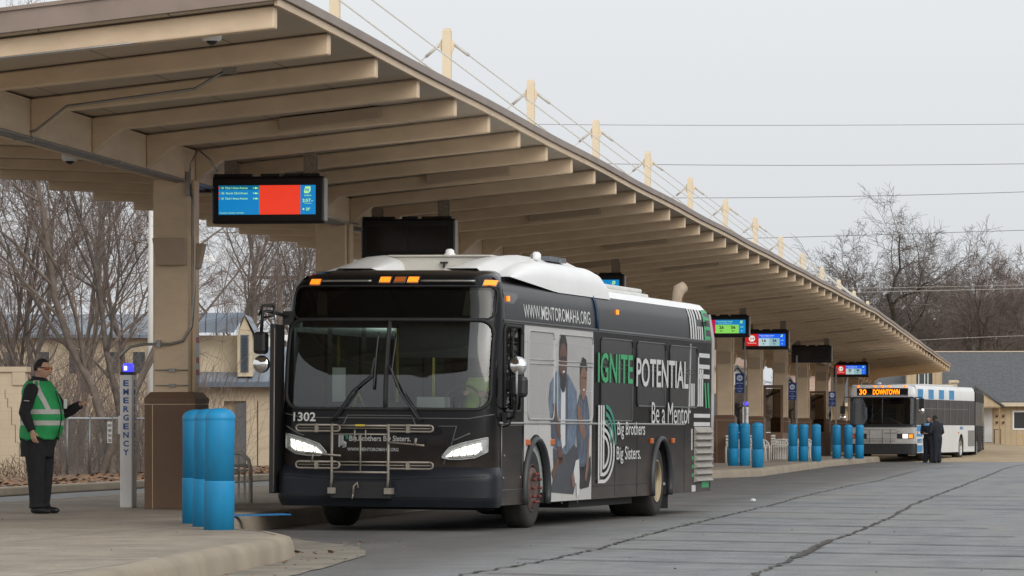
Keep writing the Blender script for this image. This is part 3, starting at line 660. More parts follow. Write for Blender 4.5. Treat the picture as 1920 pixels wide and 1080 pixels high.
def arc_stroke(m, X, cy, cz, r, w, a0, a1, n=16, sy=1.0):
    vs = []
    for k in range(n + 1):
        a = R(a0 + (a1 - a0) * k / n); vs += [(X, cy + r * sy * cos(a), cz + r * sin(a)), (X, cy + (r + w) * sy * cos(a), cz + (r + w) * sin(a))]
    m.add(vs, [(2 * i, 2 * i + 1, 2 * i + 3, 2 * i + 2) for i in range(n)])
# --- the black bus
bus = thing('city_bus', 'large black city bus numbered 1302 with a full advertising wrap, headlights on', 'bus', (-8.362, 48.786, 0), R(-6.01))
PF = [(.28, .12), (.72, .10), (1.0, .085), (1.25, .10), (1.42, .115), (1.7, .128), (1.95, .158), (2.2, .215), (2.46, .30), (2.84, .40), (2.92, .50), (2.99, .60), (3.04, .78), (3.06, 1.0)]
WW = [(.28, 1.295), (2.46, 1.295), (2.75, 1.275), (2.9, 1.225), (3.0, 1.13), (3.06, 1.0)]
FR = Front(PF, WW, .30, 3.2); W_ = 1.295
SIDEY = .44
m = MB(); FR.patch(m, -W_, W_, .66, 1.43, 0, 36, 8); FR.patch(m, -W_, -1.225, 1.43, 2.45, 0, 6, 6); FR.patch(m, 1.225, W_, 1.43, 2.45, 0, 6, 6); FR.patch(m, -W_, W_, 2.45, 2.475, 0, 36, 1); FR.patch(m, -W_, -1.20, 2.475, 2.84, 0, 6, 3); FR.patch(m, 1.20, W_, 2.475, 2.84, 0, 6, 3); FR.patch(m, -W_, W_, 2.84, 3.06, 0, 36, 10)
for sx in (-1, 1):                       # returns from the front corners to the side walls
    rows = []
    for z in [.66, 1.0, 1.25, 1.43, 1.9, 2.46, 2.75, 2.84, 2.92, 2.99, 3.04, 3.06]:
        Wz = FR.lerp(WW, z); p = FR.S(sx * Wz, z); rows += [p, V((p.x, 1.35, z))] if z > 2.5 else [p, V((p.x, max(p.y + .01, .60 if z > 1.3 else SIDEY + .02), z))]
    m.add(rows, [(2 * i, 2 * i + 1, 2 * i + 3, 2 * i + 2) for i in range(len(rows) // 2 - 1)], True)
front = m.build('front_mask', WRAPF, bus)
m = MB()
for k, (z0, z1, o0, o1) in enumerate(((.66, .74, .0, .075), (.36, .66, .085, .085), (.28, .36, .03, .085))):
    pass
BP = Front([(.28, .05), (.34, .02), (.38, .0), (.62, .0), (.68, .02), (.745, .09)], [(.28, 1.30), (.36, 1.325), (.66, 1.325), (.745, 1.297)], .30, 3.2)
BP.patch(m, -1.33, 1.33, .28, .745, 0, 40, 14); m.v = [v for v in m.v]
for sx in (-1, 1):
    rows = []
    for z in [.28, .34, .38, .62, .68, .745]:
        p = BP.S(sx * BP.lerp(BP.W, z), z); rows += [p, V((p.x, .47, z))]
    m.add(rows, [(2 * i, 2 * i + 1, 2 * i + 3, 2 * i + 2) for i in range(5)], True)
bmp = m.build('bumper', M('bumper_black', (.014, .016, .021), .38, .12, 5, spec=.3), bus)
m = MB(); BP.line(m, [(-1.3, .40), (1.3, .40)], .006, .0, sub=30); BP.line(m, [(-1.3, .645), (-.62, .60), (.1, .60), (1.3, .645)], .006, .0, sub=12); m.box(-.58, .14, -.09, .1, .38, .57); m.build('bumper_trim', M('trim_black', (.012, .012, .013), .5), bmp)
m = MB(); FR.line(m, [(-1.27, 1.36), (-1.0, 1.31), (1.0, 1.31), (1.27, 1.36)], .007, .0, sub=10); FR.line(m, [(-.50, 1.22), (-.45, 1.34), (.33, 1.34), (.38, 1.22)], .007, .002, sub=5); FR.line(m, [(.64, 1.22), (.86, 1.22), (.80, .98), (.70, .76)], .006, .002, sub=5)
FR.line(m, [(-1.22, 1.21), (-1.05, 1.12), (-.98, 1.10)], .010, .004); FR.line(m, [(1.02, 1.14), (.82, 1.05)], .010, .004); m.build('panel_seam', M('seam_grey', (.10, .10, .095), .4), front)
# windshield, two panes
for xa, xb in ((-1.225, -.018), (.018, 1.225)):
    m = MB(); FR.patch(m, xa, xb, 1.425, 2.452, -.006, 18, 8); m.build('windshield', WS, bus)
m = MB(); FR.line(m, rrect(-1.232, 1.232, 1.415, 2.455, .16), .022, .004, True, 8); FR.line(m, [(0, 1.42), (0, 2.45)], .020, .006, sub=8); FR.line(m, [(.02, 1.42), (.02, 2.45)], .012, .0, sub=8)
for sx in (-1, 1):                      # the black corners of the glass
    for sz, zc in ((1, 2.452), (-1, 1.425)):
        pts = [FR.S(sx * 1.225, zc, .001)] + [FR.S(sx * (1.065 + .16 * cos(a)), zc - sz * .16 + sz * .16 * sin(a), .001) for a in [R(15 * k) for k in range(7)]]
        m.add(pts, [(0, i, i + 1) for i in range(1, 7)])
m.build('windshield_gasket', RUB, bus)
# destination sign band
m = MB(); FR.patch(m, -1.20, 1.20, 2.475, 2.84, -.004, 30, 5); m.build('sign_glass', SIGNG, bus)
m = MB(); FR.patch(m, -1.19, 1.19, 2.48, 2.835, -.05, 30, 4); sb = m.build('sign_backing', GLOSSB, bus)
m = MB(); m.box(-.92, .97, .42, .44, 2.52, 2.80); m.v = [FR.S(x, z, -.035 if y < .43 else -.045) for x, y, z in m.v]; m.build('led_matrix', M('led_matrix_off', (.04, .042, .028), .6), sb)
m = MB(); FR.line(m, rrect(-1.21, 1.235, 2.468, 2.852, .10), .012, .003, True, 5); m.build('sign_gasket', RUB, bus)
# marker lamps and grab rails
for x0, z0 in ((-1.03, 2.865), (-.175, 2.89), (.005, 2.89), (.165, 2.89), (1.07, 2.855)):
    m = MB(); FR.patch(m, x0 - .01, x0 + .135, z0 - .008, z0 + .07, .010, 4, 2); l = m.build('marker_lamp', METAL, bus); m = MB(); FR.patch(m, x0, x0 + .125, z0, z0 + .06, .02, 4, 2); m.build('lens', AMB if abs(x0) > .1 else AMBD, l)
for a, b in ((-.87, -.27), (.33, .97)):
    m = MB(); FR.line(m, [(a, 2.895), (b, 2.895)], .014, .025, sub=12); m.build('grab_rail', METAL, bus)
# headlights
for sg, cc in ((1, 'right'), (-1, 'left')):
    xs = [.70, .78, .92, 1.08, 1.21]; zt = [.875, .97, 1.02, 1.06, 1.09]; zb = [.855, .84, .84, .86, .93]
    if sg < 0: zt = [z + .03 for z in zt]; zb = [z + .03 for z in zb]; zt[0] = .91; zb[0] = .89
    m = MB(); X = [sg * x for x in xs]; FR.band(m, X, zt, zb, .012); FR.line(m, list(zip(X, zt)) + list(zip(X, zb))[::-1], .010, .014, True, 3)
    h = m.build('headlight', HGL, bus); m = MB(); FR.band(m, [sg * x for x in (.74, .82, .95, 1.08, 1.15)], [z - .03 + (.03 if sg < 0 else 0) for z in (.895, .965, 1.01, 1.045, 1.06)], [z + (.03 if sg < 0 else 0) for z in (.865, .875, .885, .90, .95)], .020)
    m.build('led_strip', HEAD, h)
    m = MB()
    for x in (.82, .90, .98, 1.06, 1.13): FR.line(m, [(sg * x, .86 + (x - .82) * .12 + (.03 if sg < 0 else 0)), (sg * (x + .02), .955 + (x - .82) * .30 + (.03 if sg < 0 else 0))], .006, .024, sub=3)
    m.build('reflector_rib', HGL, h)
    m = MB(); FR.line(m, [(sg * x, z + (.03 if sg < 0 else 0)) for x, z in ((.78, .858), (.92, .857), (1.08, .875), (1.18, .93))], .009, .02); m.build('lens_trim', METAL, h)
# lettering on the front
m = MB(); FR.text(m, '1302', -1.12, 1.265, .285, .105, .014, .02); m.build('fleet_number', M('number_white', (.6, .6, .58), .5), front); m = MB(); m.mi = 1; FR.text(m, 'Big Brothers Big Sisters.', -.415, 1.02, .74, .085, .013, .02); FR.text(m, 'WWW.MENTOROMAHA.ORG', -.44, .925, .62, .04, .013, .02)
for k in range(3): m.mi = 1; FR.band(m, [-.545 + .022 * k, -.53 + .022 * k], [1.115 - .0 * k] * 2, [.97 + .015 * k] * 2, .013)
m.mi = 2
for k in range(2): FR.line(m, [(-.49 + .02 * k, 1.115), (-.46 + .02 * k, 1.10), (-.452 + .02 * k, 1.06)], .006, .003)
m.mi = 1
for k in range(3): FR.line(m, [(-.50, .965 + .018 * k), (-.46 - .006 * k, .975 + .015 * k), (-.455 - .008 * k, 1.02), (-.49, 1.04 - .012 * k)], .005, .003)
m.build('wrap_lettering', [WTX, M('lettering_grey', (.42, .42, .41), .5), TTX], front)
# wipers
for pts in ([(.44, 1.27), (.20, 1.60), (.05, 1.92)], [(-.62, 1.27), (-.38, 1.62), (-.16, 1.80), (-.13, 2.0)]):
    m = MB(); FR.line(m, pts, .012, .05); FR.line(m, [(a + .03, b) for a, b in pts[:2]], .007, .045); e = pts[-1]; FR.line(m, [(e[0] + .10, e[1] - .25), (e[0] + .03, e[1] - .05), (e[0] + .06, e[1] + .35)] if pts[0][0] > 0 else [(e[0] - .0, e[1] - .36), (e[0] + .01, e[1]), (e[0] + .02, e[1] + .30)], .012, .025); m.build('wiper', BLACK, bus)
# bicycle rack folded up against the front
m = MB(); yr = -.13
def rk(pts, r=.012): m.tube([(x, yr + dy, z) for x, dy, z in pts], r, 7)
for z0, z1 in ((1.225, 1.155), (.80, .725)):
    h = (z0 - z1) / 2; c = (z0 + z1) / 2 - .0
    for xa, xb in ((-1.0, -.47), (.10, .65)):
        pts = [(xa + h + (h * cos(a)) * (-1), 0, c + h * sin(a)) for a in [R(90 - 30 * k) for k in range(7)]]
        loop = [(xb - h, 0, z0), (xa + h, 0, z0)] + [(xa + h - h * sin(a), 0, c + h * cos(a)) for a in [R(30 * k) for k in range(1, 6)]] + [(xa + h, 0, z1), (xb - h, 0, z1)] + [(xb - h + h * sin(a), 0, c - h * cos(a)) for a in [R(30 * k) for k in range(1, 6)]] + [(xb - h, 0, z0)]
        rk(loop)
    rk([(-.98, .03, c), (.62, .03, c)], .008)
for x in (-.565, .115):
    rk([(x, .0, 1.24), (x, .0, .60), (x - .02, .03, .50)], .016); m.box(x - .05, x + .04, yr + .0, yr + .12, .43, .50)
rk([(-.56, 0, 1.22), (.12, 0, 1.22)], .012); rk([(-.56, 0, 1.12), (.12, 0, 1.12)], .009); rk([(-.56, 0, .68), (.12, 0, .68)], .013); rk([(-.56, 0, .80), (.12, 0, .80)], .009)
rk([(-.22, 0, 1.12), (-.22, 0, .68)], .010); rk([(-.29, 0, 1.17), (-.29, 0, 1.05), (-.16, 0, 1.05), (-.16, 0, 1.17)], .009)
rk([(.12, -.02, 1.03), (.50, -.02, 1.0), (.55, -.02, .995)], .012); rk([(.44, -.02, 1.0), (.45, -.02, 1.08)], .016); rk([(-.88, -.02, .90), (-.45, -.02, .87)], .012); rk([(-.78, -.02, .92), (-.80, -.02, .80)], .010)
for x in (-.75, .35): m.box(x - .02, x + .02, yr - .02, yr + .02, 1.14, 1.24); m.box(x - .02, x + .02, yr - .02, yr + .02, .715, .81)
rk([(-.30, -.02, .43), (-.29, -.03, .52), (-.25, -.03, .56), (-.24, -.02, .50)], .012); rk([(-.30, -.02, .43), (-.31, -.02, .37)], .008)
rack = m.build('bicycle_rack', RACK, bus)
m = MB(); m.box(-.28, -.17, yr - .016, yr + .012, 1.213, 1.235); m.build('yellow_tag', YEL, rack)
# side walls, right (street) side
m = MB(); side_panel(m, W_, SIDEY, 12.95, .30, 1.255, [(2.22, .60, .47), (9.45, .60, .47)])
sp = m.build('side_panel', WRAP, bus)
m = MB()
m.box(W_ - .04, W_, .60, .66, 1.255, 2.46); m.box(W_ - .04, W_, 1.44, 1.62, 1.255, 2.46); m.box(W_ - .04, W_, .66, 1.44, 1.255, 1.42); m.box(W_ - .04, W_, .66, 1.44, 2.38, 2.46)
m.box(W_ - .04, W_ - .0, 5.28, 12.95, 1.255, 2.46)
m.build('upper_side', WRAP, bus)
m = MB(); m.box(W_ - .04, W_ - .0, 1.62, 5.28, 1.255, 2.46); m.build('upper_side', M('wrap_photo_grey', (.50, .49, .475), .35, .06, 1.0), bus)
cs = [(1.295, 2.46), (1.288, 2.6), (1.275, 2.72), (1.255, 2.82), (1.22, 2.90), (1.13, 2.985)]; rs_ = [(1.13, 2.985), (1.0, 3.01), (.6, 3.03), (0, 3.04)]
def extr(m, prof, y0, y1, sx=1): n = len(prof); m.add([(sx * x, y0, z) for x, z in prof] + [(sx * x, y1, z) for x, z in prof], [(i, i + 1, n + i + 1, n + i) for i in range(n - 1)], True)
m = MB(); extr(m, cs, .70, 3.2); extr(m, cs[:-1], 3.2, 12.85); m.build('roof_cove', WRAP, bus)
m = MB(); extr(m, cs, .70, 12.85, -1); m.box(-W_, -W_ + .04, .6, 12.95, .30, 1.30); m.box(-W_, -W_ + .04, .6, .7, 1.3, 2.46)
for k in range(8): y = 2.0 + k * 1.5; m.box(-W_, -W_ + .04, y, y + .2, 1.3, 2.46)
m.box(-W_, -W_ + .04, .7, 12.95, 2.32, 2.46); m.build('far_side', WRAP, bus)
m = MB(); m.box(-W_ + .01, -W_ + .02, .7, 12.9, 1.3, 2.32); m.build('far_windows', WINC, bus)
m = MB()
for sx in (-1, 1): extr(m, rs_, 1.0, 12.85, sx)
extr(m, [cs[-2], cs[-1]], 3.2, 12.85)
rf = m.build('roof', ROOFW, bus)
m = MB(); rear = [(-W_, .35), (W_, .35), (W_, 2.46), (1.255, 2.82), (1.13, 2.985), (0, 3.04), (-1.13, 2.985), (-1.255, 2.82), (-W_, 2.46)]
m.prism([(x, 12.85, z) for x, z in rear], (0, .10, 0)); m.box(-.03, -.0, 0, 0, 0, 0); m.build('rear_wall', WRAP, bus, bevel=.03)
# roof: side fairings, air conditioning box, rear unit, exhaust
def fairing(sx):
    m = MB(); st = [(1.05, .0), (1.3, .18), (1.8, .55), (2.3, .8), (3.0, .97), (4.4, 1.0), (5.7, 1.0), (6.1, .90), (6.35, .65), (6.48, 0.0)]
    def fn(a, b):
        i = a * (len(st) - 1); k = min(int(i), len(st) - 2); t = i - k; y = st[k][0] * (1 - t) + st[k + 1][0] * t; h = st[k][1] * (1 - t) + st[k + 1][1] * t
        base = 2.915 + .11 * max(0, min(1, (3.5 - y) / 2.4)); w = pi * b; x = .85 + .395 * math.copysign(abs(cos(w)) ** .6, cos(w)); top = (3.305 - base) * h * (abs(sin(w)) ** .5)
        if b < .5: z = base + top - .04
        else: z = base + .06 + top * .9
        return (sx * x, y, z)
    m.grid(fn, 45, 20); return m.build('roof_fairing', ROOFW, bus)
for sx in (1, -1): fa = fairing(sx)
m = MB()
for y in (3.1, 4.6): m.box(1.0, 1.03, y, y + .012, 3.28, 3.335)
m.build('fairing_seam', M('seam_dark', (.2, .2, .2), .6), fa)
m = MB(); m.box(-.62, .62, 2.6, 5.6, 3.05, 3.28); m.box(-.66, .64, 2.56, 5.6, 3.282, 3.305); ac = m.build('roof_unit', M('unit_cream', (.56, .54, .49), .5, .05, 2), bus, bevel=.01)
m = MB(); m.lathe([(.07, 3.306), (.07, 3.33), (.055, 3.34), (.055, 3.37), (.03, 3.39)], (.03, 2.9, 0), 'z', 16); m.build('roof_antenna', ROOFW, ac)
m = MB(); m.box(.0, .09, 2.55, 2.598, 3.20, 3.22); m.box(.037, .053, 2.55, 2.598, 3.15, 3.20); m.build('unit_latch', BLACK, ac)
m = MB(); m.lathe([(.06, 3.28), (.06, 3.35), (.03, 3.38)], (.95, 3.6, 0), 'z', 14); m.build('roof_antenna', ROOFW, ac); m = MB(); m.box(.75, 1.0, 4.1, 5.0, 3.29, 3.35); m.build('roof_vent', M('vent_grey', (.12, .13, .15), .5), ac)
m = MB(); m.box(-.9, .95, 6.8, 10.2, 3.0, 3.06); m.box(-.85, .90, 7.1, 10.0, 3.062, 3.125); m.build('rear_roof_unit', M('unit_grey', (.66, .66, .62), .5, .1, 2), bus, bevel=.02)
m = MB(); m.tube([(.98, 12.0, 2.95), (.98, 12.0, 3.08), (1.0, 12.02, 3.18), (1.07, 12.08, 3.235)], [.07, .075, .095, .075], 14); m.build('exhaust_pipe', M('exhaust_tan', (.36, .28, .20), .6, .2, 6), bus)
# trim rails, window frames
m = MB(); m.tube([(W_ + .004, .45, 1.262), (W_ + .004, 11.0, 1.262), (W_ + .004, 11.15, 1.30), (W_ + .004, 11.35, 1.52), (W_ + .004, 11.42, 2.40)], .014, 6); m.build('rub_rail', M('rail_grey', (.33, .33, .32), .35, .1, 5, metal=.4), bus)
m = MB()
for z, r in ((2.462, .014), (2.44, .008)): m.tube([(W_ + .003, .62, z), (W_ + .003, 12.9, z)], r, 6)
m.build('gutter_rail', M('rail_dark', (.10, .10, .10), .35), bus)
WING = M('wrap_window_black', (.030, .031, .033), .2); WINP = M('wrap_window_photo', (.44, .435, .425), .2, .05, 1.0)
def xbox(m, y0, y1, z0, z1, x=W_, t=.004): m.box(x - .002, x + t, y0, y1, z0, z1)
for (a, b, z0, z1, mt, fm) in ((1.80, 3.12, 1.31, 2.37, WINP, WTX), (3.30, 5.24, 1.30, 2.36, WINP, WTX), (5.72, 7.62, 1.30, 2.36, WING, RUB), (7.90, 9.72, 1.50, 2.36, WING, RUB), (10.02, 11.9, 1.50, 2.35, WING, RUB)):
    m = MB(); m.prism([(W_ + .001, y, z) for y, z in rrect(a, b, z0, z1, .09)], (.003, 0, 0)); w = m.build('side_window', mt, bus)
    m = MB(); rr = rrect(a, b, z0, z1, .09); m.tube([(W_ + .006, y, z) for y, z in rr + [rr[0]]], .012, 5); m.tube([(W_ + .006, a, 1.98), (W_ + .006, b, 1.98)], .009, 5); m.tube([(W_ + .006, a, 2.03), (W_ + .006, b, 2.03)], .007, 5); m.build('window_frame', M('frame_pale', (.38, .38, .37), .4) if fm is WTX else M('frame_black', (.02, .02, .02), .3), w)
m = MB(); m.box(W_ - .02, W_ - .012, .66, 1.44, 1.42, 2.38); dw = m.build('driver_window', WINC, bus)
m = MB(); rr = rrect(.64, 1.46, 1.40, 2.40, .08); m.tube([(W_ + .004, y, z) for y, z in rr + [rr[0]]], .018, 5); m.tube([(W_ + .003, 1.05, 1.42), (W_ + .003, 1.05, 2.38)], .012, 5); m.build('window_frame', RUB, dw)
# wheel arches, wheels
for c in (2.22, 9.45):
    m = MB(); pts = [(W_ + .012, c + .60 * cos(a), .47 + .60 * sin(a)) for a in [R(-17 + 214 * k / 24) for k in range(25)]]
    m.tube(pts, [(.045, .035)] * 25, 8, up=(1, 0, 0)); wa = m.build('wheel_arch', M('arch_rubber', (.035, .037, .04), .45), bus)
    m = MB(); n = 20; vs = []
    for k in range(n + 1): a = R(-17 + 214 * k / n); vs += [(W_ - .03, c + .6 * cos(a), .47 + .6 * sin(a)), (.80, c + .6 * cos(a), .47 + .6 * sin(a))]
    m.add(vs, [(2 * i, 2 * i + 1, 2 * i + 3, 2 * i + 2) for i in range(n)]); m.build('wheel_well', RUB, wa)
wheel(bus, W_ - .04, 2.20, .485, .29, RIMR, 1, -.02); wheel(bus, W_ - .04, 9.40, .485, .60, RIMC, 1, .14, False)
wheel(bus, -W_ + .04, 2.20, .485, .29, RIMR, -1, -.02, False); wheel(bus, -W_ + .04, 9.40, .485, .60, RIMC, -1, .14, False)
m = MB(); m.box(-1.2, 1.2, .5, 12.7, .30, .40); m.box(-.9, .9, 1.6, 2.8, .22, .38); m.box(-1.0, 1.15, 4.6, 8.3, .20, .32); m.box(-.8, .8, 10.2, 12.6, .26, .4); m.build('chassis', RUB, bus)
m = MB(); m.box(W_ - .28, W_ - .02, 10.05, 10.07, .10, .45); m.build('mud_flap', RUB, bus)
for y in (1.72, 2.98, 8.75, 10.15): m = MB(); xbox(m, y, y + .14, 1.0, 1.07, W_, .03); m.build('side_marker', AMBD, bus, bevel=.008)
for y, z, x in ((.80, 2.69, 1.279), (6.68, 2.69, 1.279)): m = MB(); m.box(x - .004, x + .018, y, y + .09, z, z + .06); m.build('side_marker', AMB, bus)
m = MB()
for y in (5.24, 6.6, 7.95, 11.05): m.box(W_, W_ + .003, y, y + .012, .32, 1.25)
m.box(W_, W_ + .003, 4.0, 8.8, .46, .466); m.build('panel_seam', M('seam_black', (.004, .004, .004), .6), bus)
m = MB(); m.box(W_ - .001, W_ + .003, .5, 1.60, .34, 1.235); m.mi = 1
for a, b in ((.52, 1.56),): m.tube([(W_ + .006, a, 1.235), (W_ + .006, b, 1.235), (W_ + .006, b, .48), (W_ + .006, a, .48), (W_ + .006, a, 1.235)], .005, 4)
for y, z in ((.62, .62), (1.45, .62), (.66, .88)): m.lathe([(.018, W_ + .003), (.012, W_ + .012)], (0, y, z), 'x', 8)
m.build('hatch', [WRAP, METAL], bus)
# advertising wrap on the side
X1 = W_ + .0065
def flat(m, pts, dx=0.0): m.add([(X1 + dx, y, z) for y, z in pts], [tuple(range(len(pts)))])
ad = MB(); ad.mi = 0
def arch_cut(y0, y1, z0, z1):
    pts = [(y1, z1), (y0, z1), (y0, z0 + .0)]
    return pts
pl_ = [(5.22, .305), (5.22, 1.25), (1.62, 1.25), (1.62, .80)] + [(2.22 + .66 * cos(a), .47 + .66 * sin(a)) for a in [R(148 - 163 * k / 14) for k in range(15)]]
pl_ = pl_[:-1] + [(2.86, .305)]
ad.add([(W_ + .0035, y, z) for y, z in pl_], [tuple(range(len(pl_)))])
ad.mi = 1
for k in range(7):                                   # block courses of the photographed wall
    z = .55 + .28 * k
    for (a, b) in ((3.05, 5.2) if z < 1.2 else (1.64, 5.2),): ad.box(W_ + .004, W_ + .0055, a, b, z, z + .006)
    for j in range(4): y = (3.2 if z < 1.2 else 1.9) + j * .85 + (k % 2) * .42; 
    for j in range(4):
        y = 1.9 + j * .85 + (k % 2) * .42
        if y < 5.15 and (z > 1.2 or y > 3.05): ad.box(W_ + .004, W_ + .0055, y, y + .008, z - .28, z)
aw = ad.build('photo_backdrop', [M('wrap_wall_grey', (.52, .505, .485), .4, .05, 1.2), M('mortar', (.40, .39, .375), .5)], bus)
# man in an open denim shirt and boy in a striped shirt, printed on the wrap
DEN = M('print_denim', (.115, .155, .215), .5, .35, 7); DEN2 = M('print_denim_dark', (.055, .07, .10), .5, .35, 7); PSK = M('print_skin', (.11, .052, .035), .5, .18, 6); PSK2 = M('print_skin_light', (.20, .10, .065), .5, .15, 6); PBL = M('print_black', (.016, .015, .015), .5); PGR = M('print_charcoal', (.05, .052, .06), .5, .2, 4)
ad = MB()
def pg(mi, pts, lay): ad.mi = mi; flat(ad, pts, .001 * lay)
pg(0, [(3.0, 1.25), (2.85, 1.55), (2.92, 1.75), (3.1, 1.83), (3.3, 1.92), (3.42, 1.99), (3.5, 1.86), (3.75, 1.86), (3.85, 1.88), (4.1, 1.78), (4.35, 1.66), (4.38, 1.3), (4.30, .95), (4.1, .72), (3.7, .66), (3.45, .75), (3.1, 1.0)], 1)
pg(1, [(3.15, 1.5), (3.28, 1.30), (3.34, .98), (3.25, .95), (3.0, 1.1), (2.98, 1.3)], 2); pg(1, [(3.72, 1.82), (3.78, 1.4), (3.74, .95), (3.80, .9), (3.88, 1.4), (3.84, 1.85)], 2)
pg(5, [(3.10, .96), (3.15, .62), (3.0, .46), (3.05, .42), (4.2, .38), (4.35, .55), (4.42, .95), (4.2, 1.0), (3.8, .88), (3.4, .92)], 2)
pg(3, [(3.50, 1.70), (3.60, 1.64), (3.72, 1.72), (3.74, 1.0), (3.58, .95), (3.48, 1.1)], 3)        # white t-shirt
pg(2, [(3.50, 1.75), (3.40, 1.88), (3.38, 2.12), (3.42, 2.26), (3.55, 2.36), (3.70, 2.34), (3.80, 2.2), (3.81, 2.0), (3.76, 1.84), (3.68, 1.72), (3.58, 1.69)], 4)
pg(4, [(3.385, 2.1), (3.40, 2.27), (3.50, 2.36), (3.68, 2.37), (3.80, 2.24), (3.81, 2.1), (3.77, 2.2), (3.62, 2.27), (3.46, 2.22)], 5)
pg(4, [(3.44, 1.90), (3.46, 1.72), (3.56, 1.64), (3.68, 1.66), (3.77, 1.82), (3.78, 1.96), (3.70, 1.88), (3.60, 1.85), (3.50, 1.88)], 5)      # beard
pg(3, [(3.54, 1.895), (3.62, 1.885), (3.69, 1.905), (3.62, 1.92)], 6)
pg(4, [(3.46, 2.09), (3.56, 2.09), (3.56, 2.04), (3.46, 2.04)], 6); pg(4, [(3.62, 2.09), (3.73, 2.09), (3.73, 2.04), (3.62, 2.04)], 6)
pg(2, [(3.05, 1.50), (3.2, 1.52), (3.42, 1.25), (3.50, 1.10), (3.42, 1.04), (3.25, 1.18)], 5); pg(2, [(3.30, .98), (3.55, .98), (3.60, .80), (3.40, .74)], 5); pg(2, [(3.02, .66), (3.30, .84), (3.65, .86), (3.62, .78), (3.30, .72), (3.12, .56)], 5)
pg(6, [(4.38, 1.50), (4.5, 1.62), (4.7, 1.68), (4.92, 1.60), (5.05, 1.40), (5.08, 1.10), (4.95, .70), (4.65, .66), (4.42, .8), (4.35, 1.15)], 3)
for k in range(6): pg(0, [(4.48 + .09 * k, 1.58 - .02 * k), (4.51 + .09 * k, 1.58 - .02 * k), (4.56 + .085 * k, .76), (4.53 + .085 * k, .76)], 4)
pg(7, [(4.58, 1.62), (4.52, 1.78), (4.54, 1.95), (4.66, 2.04), (4.82, 2.02), (4.90, 1.90), (4.88, 1.72), (4.80, 1.60), (4.68, 1.55)], 5)
pg(4, [(4.52, 1.86), (4.53, 2.0), (4.66, 2.10), (4.84, 2.07), (4.92, 1.92), (4.88, 1.93), (4.72, 1.99), (4.58, 1.94)], 6)
pg(3, [(4.66, 1.685), (4.72, 1.675), (4.79, 1.69), (4.72, 1.705)], 6); pg(4, [(4.61, 1.85), (4.67, 1.85), (4.67, 1.825), (4.61, 1.825)], 6); pg(4, [(4.76, 1.85), (4.83, 1.85), (4.83, 1.825), (4.76, 1.825)], 6)
pg(7, [(4.36, 1.50), (4.52, 1.50), (4.70, 1.28), (4.86, 1.14), (4.78, 1.04), (4.55, 1.16), (4.38, 1.36)], 6); pg(7, [(4.95, 1.1), (5.06, 1.08), (5.02, .72), (4.88, .52), (4.80, .58), (4.92, .80)], 6)
pg(4, [(4.45, .72), (4.8, .72), (5.15, .86), (5.18, .62), (5.05, .46), (4.6, .44), (4.35, .55)], 3)
pg(3, [(4.15, .62), (4.30, .80), (4.48, .82), (4.52, .60), (4.50, .38), (4.36, .34), (4.34, .52), (4.2, .5)], 7); pg(7, [(4.05, .62), (4.2, .66), (4.28, .5), (4.12, .46)], 7)
ad.build('photo_print', [DEN, DEN2, PSK, WTX, PBL, PGR, DEN2, PSK2], bus)
# lettering
m = MB(); UYY = V((0, 1, 0))
def cove_x(z): return FR.lerp([(2.46, 1.295), (2.6, 1.288), (2.72, 1.275)], z) + .004
vs, fs, bb = text2d('WWW.MENTOROMAHA.ORG', .02)
def cove(txt, y, z, w, h, mi, bold=.006):
    vs, fs, (x0, y0, x1, y1) = text2d(txt, bold); m.mi = mi
    m.add([(cove_x(z + (b - y0) / (y1 - y0) * h), y + (a - x0) / (x1 - x0) * w, z + (b - y0) / (y1 - y0) * h) for a, b in vs], fs)
cove('WWW.MENTOROMAHA.ORG', 1.60, 2.515, 3.52, .165, 0)
def st(txt, y, z, w, h, mi, bold=.0): m.mi = mi; m.text(txt, (X1 + .012, y, z), UYY, UZ, w, h, bold)
m.build('web_address', WTX, bus); m = MB(); st('IGNITE', 5.50, 1.79, 2.07, .385, 1, .015); m.build('slogan', [WTX, GTX], bus); m = MB(); st('POTENTIAL', 7.80, 1.76, 3.42, .385, 0, .015); m.build('slogan', [WTX, GTX], bus); m = MB()
st('Be a Mentor', 8.78, 1.27, 2.62, .29, 0, .0); m.build('slogan', [WTX, GTX], bus); m = MB(); st('Big Brothers', 6.66, 1.06, 1.70, .23, 0, .007); st('Big Sisters.', 6.62, .74, 1.48, .23, 0, .007)
m.build('wrap_lettering', [WTX, GTX], bus)
m = MB(); xg = X1 + .012; m.mi = 0                      # the striped letter b emblem
for k in range(3): m.box(xg, xg + .002, 5.53 + .135 * k, 5.61 + .135 * k, .54 + .09 * k, 1.50)
for k in range(3): arc_stroke(m, xg, 5.80, .90, .36 - .09 * k, .045, -88, 92, 18, 1.75)
for k in range(3): m.box(xg, xg + .002, 5.53 + .135 * k, 5.83, .50 + .09 * k, .545 + .09 * k)
m.mi = 1
for k in range(3): arc_stroke(m, xg, 5.92, 1.05, .41 - .10 * k, .055, -8, 85, 14, 1.45)
m.build('emblem', [WTX, TTX], bus)
m = MB(); m.tube([(cove_x(z) + .004, 5.50, z) for z in (2.46, 2.6, 2.72)] + [(1.262, 5.49, 2.82), (1.225, 5.48, 2.90)], .02, 5); m.build('blue_strip', M('strip_blue', (.01, .04, .10), .4), bus)
